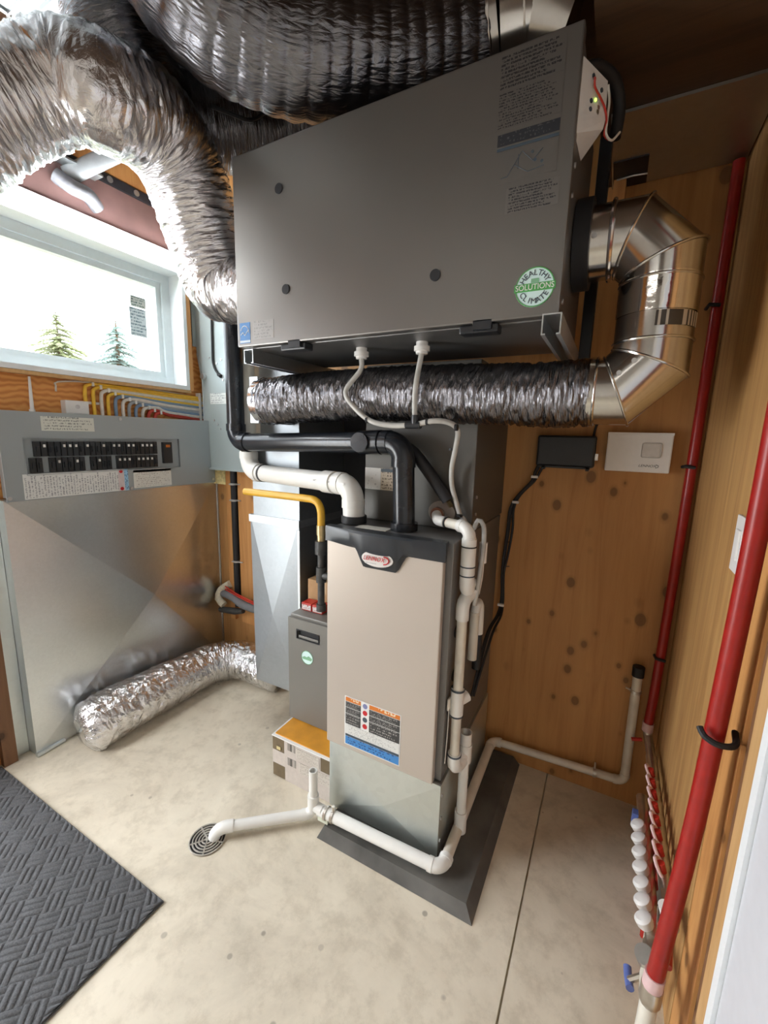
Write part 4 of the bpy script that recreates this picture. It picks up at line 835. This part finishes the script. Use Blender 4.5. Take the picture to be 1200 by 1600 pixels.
for z in (1.165, 1.10, 1.07): ring('joint', (tx, ty, z), Z, .0235, .004, m_ink if z < 1.15 else m_black, tp, .0012)
tube('trap_return', [(tx+.01, ty+.05, 1.01), (tx+.004, ty+.04, .995), (tx-.004, ty+.012, .985), (tx-.006, ty-.005, .965), (tx-.006, ty-.005, .92)], .0215, m_pvc, tp, 18, .01)
tube('trap_back', [(tx, ty+.015, 1.022), (tx+.004, ty+.05, 1.03), (tx+.008, ty+.058, 1.015), (tx+.01, ty+.05, 1.008)], .018, m_pvc, tp, 14, .008)
pipe('drain_pipe', (tx-.006, ty-.005, .94), (tx-.002, ty-.012, .42), .0165, m_pvcd, tp)
tube('tee', [(tx-.006, ty-.006, .675), (tx-.005, ty-.008, .575)], .0225, m_pvc, tp, 18); pipe('tee_branch', (tx-.006, ty-.007, .625), (tx+.018, ty+.03, .635), .019, m_pvc, tp)
for z in (.672, .578): ring('joint', (tx-.0055, ty-.007, z), Z, .0225, .006, m_ink, tp, .0015)
tube('bottom_elbow', [(tx-.002, ty-.012, .435), (tx-.002, ty-.010, .39), (tx+.004, ty+.01, .372), (tx+.012, ty+.04, .378)], .0225, m_pvc, tp, 18, .01); ring('joint', (tx-.002, ty-.012, .43), Z, .0225, .006, m_ink, tp, .0015)
cs = thing('condensate_cleanout', 'open white stub pipe with tee beside furnace base', 'pipe', (-.355, 1.33, .08))
sx, sy = -.357, 1.335
openpipe('stub', (sx, sy, .37), (sx, sy, .475), .0215, m_pvc, cs); tube('tee', [(sx, sy, .43), (sx, sy, .36)], .024, m_pvc, cs, 18); pipe('tee_arm', (tx+.008, ty+.03, .378), (sx, sy, .40), .0195, m_pvc, cs)
pipe('down_pipe', (sx, sy, .37), (sx, sy, .10), .0175, m_pvc, cs); tube('base_tee', [(sx, sy, .15), (sx, sy, .065)], .0225, m_pvc, cs, 18)
pm = thing('condensate_pump_line', 'small white vertical pipe with black sleeve behind condensate drain', 'pipe', (-.36, 1.43, .7))
pipe('pipe', (-.372, 1.40, .72), (-.372, 1.40, .90), .0165, m_pvcd, pm); tube('sleeve', [(-.368, 1.45, .80), (-.368, 1.45, .66)], .016, m_black, pm, 14); tube('bend', [(-.372, 1.40, .89), (-.37, 1.415, .92), (-.368, 1.44, .91), (-.368, 1.45, .80)], .017, m_pvc, pm, 14, .01)
ch = thing('clear_vent_hose', 'thin clear hose looping behind the white condensate trap', 'hose', (-.35, 1.33, 1.0))
tube('hose', [on('y', 1.37, 722, 808), (-.39, 1.36, 1.20), (-.372, 1.36, 1.235), (-.352, 1.36, 1.22), (-.345, 1.35, 1.16), (-.345, 1.33, 1.08), (-.347, 1.32, 1.02), (-.352, 1.31, .96)], .008, m_clear, ch, 10, .012)
tube('bottle', [(-.352, 1.375, 1.16), (-.352, 1.375, 1.09)], .014, m_white, ch, 12); tube('second_hose', [(-.352, 1.375, 1.10), (-.350, 1.36, 1.04), (-.352, 1.34, .99)], .007, m_white, ch, 8, .01)
fl = thing('float_switch', 'small cream tag hanging from furnace side behind drain pipe', 'tag', (-.395, 1.26, .6))
box('tag', -.402, -.394, 1.235, 1.262, .60, .645, m_pvcd, fl, .004); tube('cord', [(-.398, 1.25, .60), (-.399, 1.25, .50), (-.399, 1.24, .40)], .002, m_cw, fl, 6)
# floor-level run: front, side, wall, riser
fr_ = thing('drain_line', 'white plastic drain line around furnace base and along plywood wall', 'pipe', (-.4, 1.4, .05))
zf = .070; c1 = Vector((-.362, 1.160, zf)); c0 = Vector((-.880, 1.143, zf)); c2 = Vector((-.362, 1.822, .105)); c3 = Vector((.180, 1.835, .120)); c4_ = Vector((.176, 1.835, .60))
d01 = (c1-c0).normalized(); d12 = (c2-c1).normalized(); d23 = (c3-c2).normalized()
pipe('front_run', c0+d01*.02, c1-d01*.03, .0215, m_pvc, fr_); elbow('elbow', c1, -d01, d12, .036, .0215, m_pvc, fr_)
pipe('side_run', c1+d12*.03, c2-d12*.03, .0190, m_pvcd, fr_); elbow('elbow', c2, -d12, d23, .032, .019, m_pvcd, fr_)
pipe('wall_run', c2+d23*.03, c3-d23*.03, .0165, m_pvcd, fr_); elbow('elbow', c3, -d23, Z, .03, .0165, m_pvcd, fr_)
pipe('wall_riser', c3+Z*.03, c4_, .0170, m_pvcd, fr_); tube('black_cap', [c4_-Z*.005, c4_+Z*.035], .0215, m_black, fr_, 16)
for q, d in ((c0+d01*.055, d01), (c0+d01*.085, d01)): ring('hose_clamp', q, d, .0215, .010, m_nickel, fr_, .004); 
tube('clamp_screw', [c0+d01*.085+Z*.022, c0+d01*.085+Z*.045], .006, m_nickel, fr_, 8)
for q in (c3-d23*.11,): ring('pipe_clamp', q, d23, .0165, .012, m_nickel, fr_, .003); tube('clamp_ear', [q+Z*.018, q+Z*.04+Y*.01], .004, m_nickel, fr_, 8)
ring('pipe_clamp', c4_-Z*.07, Z, .017, .012, m_nickel, fr_, .003); tube('clamp_ear', [c4_-Z*.07-X*.018, c4_-Z*.065-X*.035], .004, m_nickel, fr_, 8)
dl = thing('floor_drain_pipe', 'white plastic pipe with open stub leading to the floor drain', 'pipe', (-1.0, 1.05, .03))
e0 = Vector((-.887, 1.142, .042)); e1 = on('z', .042, 352, 1292)
openpipe('stub', (e0.x, e0.y, .10), (e0.x, e0.y, .232), .0165, m_pvc, dl); tube('tee', [(e0.x, e0.y, .125), (e0.x, e0.y, .055)], .022, m_pvc, dl, 18); pipe('tee_arm', (e0.x, e0.y, .078), (e0.x+.045, e0.y, .075), .019, m_pvc, dl)
dd_ = (e1-e0).normalized(); elbow('elbow', e0, Z, dd_, .034, .019, m_pvc, dl); pipe('run', e0+dd_*.03, e1-dd_*.01, .019, m_pvc, dl)
tube('outlet_elbow', [e1-dd_*.03, e1, e1+dd_*.02-Z*.006, e1+dd_*.036-Z*.022, e1+dd_*.04-Z*.036], .022, m_pvc, dl, 18, .008)
box('green_wedge', e0.x+.03, e0.x+.075, 1.13, 1.15, .036, .066, plain('pale_wedge', (.6, .62, .5), .7), dl)
# floor drain grate
dc = Vector((-1.183, .888, .0)); gr = thing('floor_drain', 'round metal floor drain grate with concentric slots', 'drain', dc)
disc('dark_well', dc+Z*.0005, Z, .062, m_black, gr, .001, 32, 1, Y)
for r_ in (.063, .052, .041, .030, .019): tube('grate_ring', [dc+Vector((math.cos(2*math.pi*k/36)*r_, math.sin(2*math.pi*k/36)*r_, .004)) for k in range(37)], .0028, m_drain, gr, 6)
for k in range(5):
    a = 2*math.pi*k/5+.3; d = Vector((math.cos(a), math.sin(a), 0)); tube('grate_spoke', [dc+d*.006+Z*.004, dc+d*.062+Z*.004], .0028, m_drain, gr, 6)
disc('grate_hub', dc+Z*.001, Z, .008, m_drain, gr, .005, 14, 1, Y)
# ------------------------------------------------------------------ floor flex along the left wall
ff = thing('foil_flex_duct', 'bright silver foil duct lying on the floor by galvanised box', 'flexible duct', (-2.05, 1.4, 0), 'foil flexible ducts')
flex('sleeve', [(-2.065, .90, .10), (-2.060, .95, .105), (-2.055, 1.08, .112), (-2.050, 1.25, .112), (-2.045, 1.45, .108), (-2.030, 1.60, .105), (-1.970, 1.71, .105), (-1.860, 1.752, .105), (-1.740, 1.752, .105), (-1.600, 1.752, .105)], lambda t: .125*math.sin(min(1, .3+t*14)*math.pi/2) if t < .06 else .125-.02*t, m_foilF, ff, pitch=.045, rib=.02, crumple=.08, sc_t=3.2, sc_s=20, seed=5, flat=True, seg=72, step=.005)
# ------------------------------------------------------------------ doormat with raised basket-weave ribs
mt = thing('floor_mat', 'charcoal carpet floor mat with raised weave pattern at lower left', 'mat', (-1.7, .3, 0))
mx0, mx1, my0, my1 = -2.255, -1.125, -.42, .672
def mat_xy(u, v): return u, v
box('backing', mx0, mx1, my0, my1, .001, .007, m_mat, mt, .002)
cell = .060; V_, F_ = [], []; q2 = math.sqrt(.5)
def rib(cu, cv, hl, hw, along_v, z0=.0065, z1=.0106):
    k = len(V_); prof = ((-hw, z0), (-hw*.7, z0+(z1-z0)*.75), (0, z1), (hw*.7, z0+(z1-z0)*.75), (hw, z0)); wob = random.uniform(-.0015, .0015); P_ = []
    for e, sh in ((-hl, 1), (-hl+.007, 0), (0, 2), (hl-.007, 0), (hl, 1)):
        for o_, z in prof:
            z = z0+(z-z0)*(.3 if sh == 1 else 1)+random.uniform(-.0005, .0005); o2 = o_+random.uniform(-.0008, .0008)+(wob if sh == 2 else 0)
            u, v = (cu+o2, cv+e) if along_v else (cu+e, cv+o2); P_.append((mx1+(u-v)*q2, my1+(u+v)*q2, z))
    if min(p[0] for p in P_) < mx0+.003 or max(p[0] for p in P_) > mx1-.003 or min(p[1] for p in P_) < my0+.003 or max(p[1] for p in P_) > my1-.003:
        P_ = [(min(max(p[0], mx0+.003), mx1-.003), min(max(p[1], my0+.003), my1-.003), p[2]) for p in P_]
        if max(p[0] for p in P_)-min(p[0] for p in P_) < .004 or max(p[1] for p in P_)-min(p[1] for p in P_) < .004: return
    V_.extend(P_)
    for i in range(4):
        for q in range(4): F_.append((k+i*5+q, k+i*5+q+1, k+(i+1)*5+q+1, k+(i+1)*5+q))
for i in range(-28, 16):
    for j in range(-28, 16):
        cu, cv = (i+.5)*cell, (j+.5)*cell
        for k in (-1, 0, 1):
            if (i+j) % 2: rib(cu+k*cell*.33, cv, cell*.50, .0088, True)
            else: rib(cu, cv+k*cell*.33, cell*.50, .0088, False)
bm = bmesh.new(); me_ = bpy.data.meshes.new('tmp'); me_.from_pydata(V_, [], F_); bm.from_mesh(me_); bmesh.ops.recalc_face_normals(bm, faces=bm.faces)
for f in bm.faces:
    if f.normal.z < 0: f.normal_flip()
pl = build('pile_ribs', bm, m_mat, mt, 'all'); pl['kind'] = 'stuff'
# ------------------------------------------------------------------ back wall boxes and cords
bb = thing('black_power_box', 'black plastic box on plywood under the foil duct', 'box', (-.165, 1.84, 1.40))
box('case', -.275, -.062, 1.812, YB-.001, 1.400, 1.522, m_blackp, bb, .008); box('lid_rib', -.262, -.075, 1.806, 1.814, 1.395, 1.402, m_blackp, bb)
for x in (-.25, -.09): box('clip', x, x+.012, 1.806, 1.83, 1.388, 1.402, m_blackp, bb)
box('side_latch', -.062, -.052, 1.825, 1.845, 1.43, 1.455, m_nickel, bb)
tb = thing('white_control_box', 'white rectangular control box on plywood near the elbow duct', 'control box', (.08, 1.84, 1.39))
box('case', -.026, .183, 1.828, YB-.001, 1.394, 1.538, m_white, tb, .005); box('top_lip', -.026, .183, 1.824, 1.83, 1.528, 1.538, m_white, tb, .001)
box('button_panel', .088, .150, 1.824, 1.829, 1.448, 1.502, plain('button_grey', (.62, .60, .57), .5), tb, .006)
text('lettering', 'LENNOX', (.112, 1.8272, 1.418), X, Z, .0125, m_ink, tb, .0004, .25, 1.1); tube('swoosh', [(.138, 1.827, 1.424), (.146, 1.827, 1.421), (.146, 1.827, 1.415), (.138, 1.827, 1.412)], .001, m_ink, tb, 6, .003)
bc_ = thing('black_cord_bundle', 'black cords running down the plywood beside the furnace', 'cord', (-.37, 1.82, .5))
CP = [(-.262, 1.838, 1.40), (-.275, 1.84, 1.37), (-.285, 1.842, 1.335), (-.335, 1.845, 1.27), (-.362, 1.845, 1.21), (-.366, 1.845, 1.12), (-.375, 1.845, 1.0), (-.378, 1.843, .92), (-.37, 1.84, .80), (-.372, 1.80, .74), (-.385, 1.70, .70), (-.39, 1.60, .60), (-.392, 1.52, .50)]
for k, (dx, dy) in enumerate(((0, 0), (.010, -.004), (-.003, -.009))): tube('cord', [(x+dx*(1+.6*math.sin(i*1.3+k)), y+dy, z) for i, (x, y, z) in enumerate(CP)], .0055, m_black, bc_, 8, .02)
for q in ((-.28, 1.838, 1.352), (-.348, 1.838, 1.24), (-.372, 1.82, .78)): box('cord_clip', q[0]-.010, q[0]+.016, q[1]-.012, q[1]+.0, q[2]-.005, q[2]+.005, m_white, bc_)
for i, z in enumerate((1.17, 1.06, .95)): tube('tie_tail', [(-.37, 1.842, z), (-.35, 1.838, z+.004)], .002, m_black, bc_, 6)
tube('upper_lead', [(-.075, 1.84, 1.522), (-.07, 1.842, 1.56), (-.055, 1.845, 1.60)], .005, m_black, bc_, 8, .01)
# ------------------------------------------------------------------ red tubes and heating manifold on the right
rb = thing('red_tube', 'farther red heating tube rising in the wall corner', 'pipe', (.235, 1.83, .42), 'red heating tubes')
tube('tube', [(.232, 1.825, .40), (.238, 1.83, .6), (.246, 1.836, 1.26), (.250, 1.84, 2.0), (.250, 1.84, 2.38)], .0165, m_red, rb, 18, .05); ring('end_fitting', (.232, 1.825, .40), Z, .0165, .035, m_pink, rb, .003)
for z in (.69, 1.42, 1.95): tube('clip', [(.222, 1.85, z), (.225, 1.812, z+.004), (.255, 1.815, z)], .006, m_black, rb, 8)
rf = thing('red_tube', 'nearer thick red heating tube in front of the light switch', 'pipe', (.2, .96, .3), 'red heating tubes')
tube('tube', [(.203, .963, .30), (.212, .966, .45), (.228, .972, .75), (.236, .972, 1.1), (.238, .962, 1.4), (.238, .955, 1.9), (.238, .955, 2.38)], .0175, m_red, rf, 20, .03)
ring('end_tape', (.2035, .963, .315), Vector((.06, .02, 1)), .0175, .035, m_pink, rf, .003, 20)
cl = on('x', .234, 1118, 1125); tube('pipe_clip', [Vector((.205, .957, .955)), Vector((.212, .945, .945)), Vector((.235, .941, .937)), Vector((.262, .955, .937)), Vector((.268, .99, .945))], .006, m_black, rf, 8, .006)
mf = thing('lower_manifold', 'lower heating manifold with seven white valve caps on the right wall', 'manifold', (.215, 1.3, .2))
pipe('bar', (.226, 1.12, .212), (.226, 1.66, .212), .019, m_nickel, mf)
for k in range(8):
    y = 1.166+.054*k
    if k < 7: c = tube('valve_cap', [(.213, y, .224), (.208, y, .231), (.200, y, .243), (.197, y, .248)], [.018, .022, .022, .015], m_white, mf, 18)
    tube('loop_fitting', [(.226, y, .20), (.232, y, .15)], .011, m_nickel, mf, 10)
    tube('loop_tube', [(.232, y, .155), (.236, y, .08), (.236, y, .002)], .0085, m_redd if k % 2 else m_pvcd, mf, 8)
tube('end_nut', [(.226, 1.135, .212), (.224, 1.085, .215)], .024, m_nickel, mf, 8); tube('valve_body', [(.222, 1.09, .215), (.214, 1.04, .22), (.206, .985, .235)], [.02, .024, .021], m_pvcd, mf, 14)
tube('gauge', [(.206, 1.065, .235), (.196, 1.055, .262)], .022, m_nickel, mf, 18); tube('valve_elbow', [(.206, .99, .235), (.203, .965, .26), (.203, .963, .30)], .022, m_nickel, mf, 14, .01)
tube('blue_handle', [(.176, 1.115, .128), (.178, 1.09, .124), (.181, 1.066, .126)], .010, m_blue, mf, 10, .01); tube('handle_stem', [(.178, 1.085, .125), (.212, 1.07, .19)], .008, m_nickel, mf, 8)
tube('drain_nozzle', [(.206, .985, .225), (.20, .96, .17), (.198, .95, .12)], .018, m_pvcd, mf, 12, .01)
box('blue_tag', .188, .205, 1.52, 1.545, .205, .25, m_blue, mf)
mu = thing('upper_manifold', 'upper heating manifold with red flow gauges on the right wall', 'manifold', (.235, 1.4, .35))
pipe('bar', (.243, 1.08, .345), (.243, 1.72, .345), .018, m_nickel, mu)
for k in range(8):
    y = 1.215+.054*k
    tube('flow_gauge', [(.236, y, .36), (.228, y, .385)], .010, m_redd, mu, 10); tube('gauge_ring', [(.240, y-.016, .350), (.224, y-.014, .372), (.214, y, .392), (.222, y+.012, .385), (.234, y+.014, .362)], .0048, m_pink, mu, 8, .006)
    tube('loop_tube', [(.248, y, .335), (.254, y, .2), (.254, y, .002)], .0085, m_redd, mu, 8)
tube('end_nut', [(.243, 1.16, .345), (.243, 1.12, .345)], .024, m_nickel, mu, 8); tube('valve_body', [(.240, 1.125, .345), (.232, 1.06, .352)], .021, m_nickel, mu, 14); ring('black_seal', (.241, 1.118, .346), Y, .021, .008, m_black, mu, .002)
tube('valve_cap', [(.234, 1.09, .365), (.226, 1.085, .392)], .015, m_white, mu, 14); tube('red_handle', [(.232, 1.045, .345), (.226, .99, .335)], .013, m_redd, mu, 10)
tube('corner_riser', [(.243, 1.715, .345), (.241, 1.78, .35), (.236, 1.82, .365), (.232, 1.825, .40)], .016, m_nickel, mu, 14, .015); tube('lever', [(.215, 1.79, .36), (.18, 1.785, .352)], .007, m_redd, mu, 8)
sw = thing('light_switch', 'white switch plate on right plywood wall behind nearer red tube', 'switch', (XR, 1.2, 1.22))
box('plate', XR-.008, XR-.0005, 1.155, 1.235, 1.215, 1.345, m_white, sw, .002); box('rocker', XR-.013, XR-.007, 1.178, 1.212, 1.245, 1.315, m_white, sw, .002)
cf = thing('fill_light_housing', 'assumed long white lamp housing behind the photographer, added for fill light', 'light', (-1.0, -1.25, 2.7))  # unseen housing, added to go with the assumed fill light
box('housing', -1.65, -.35, -1.4, -1.1, 2.70, 3.04, m_white, cf)
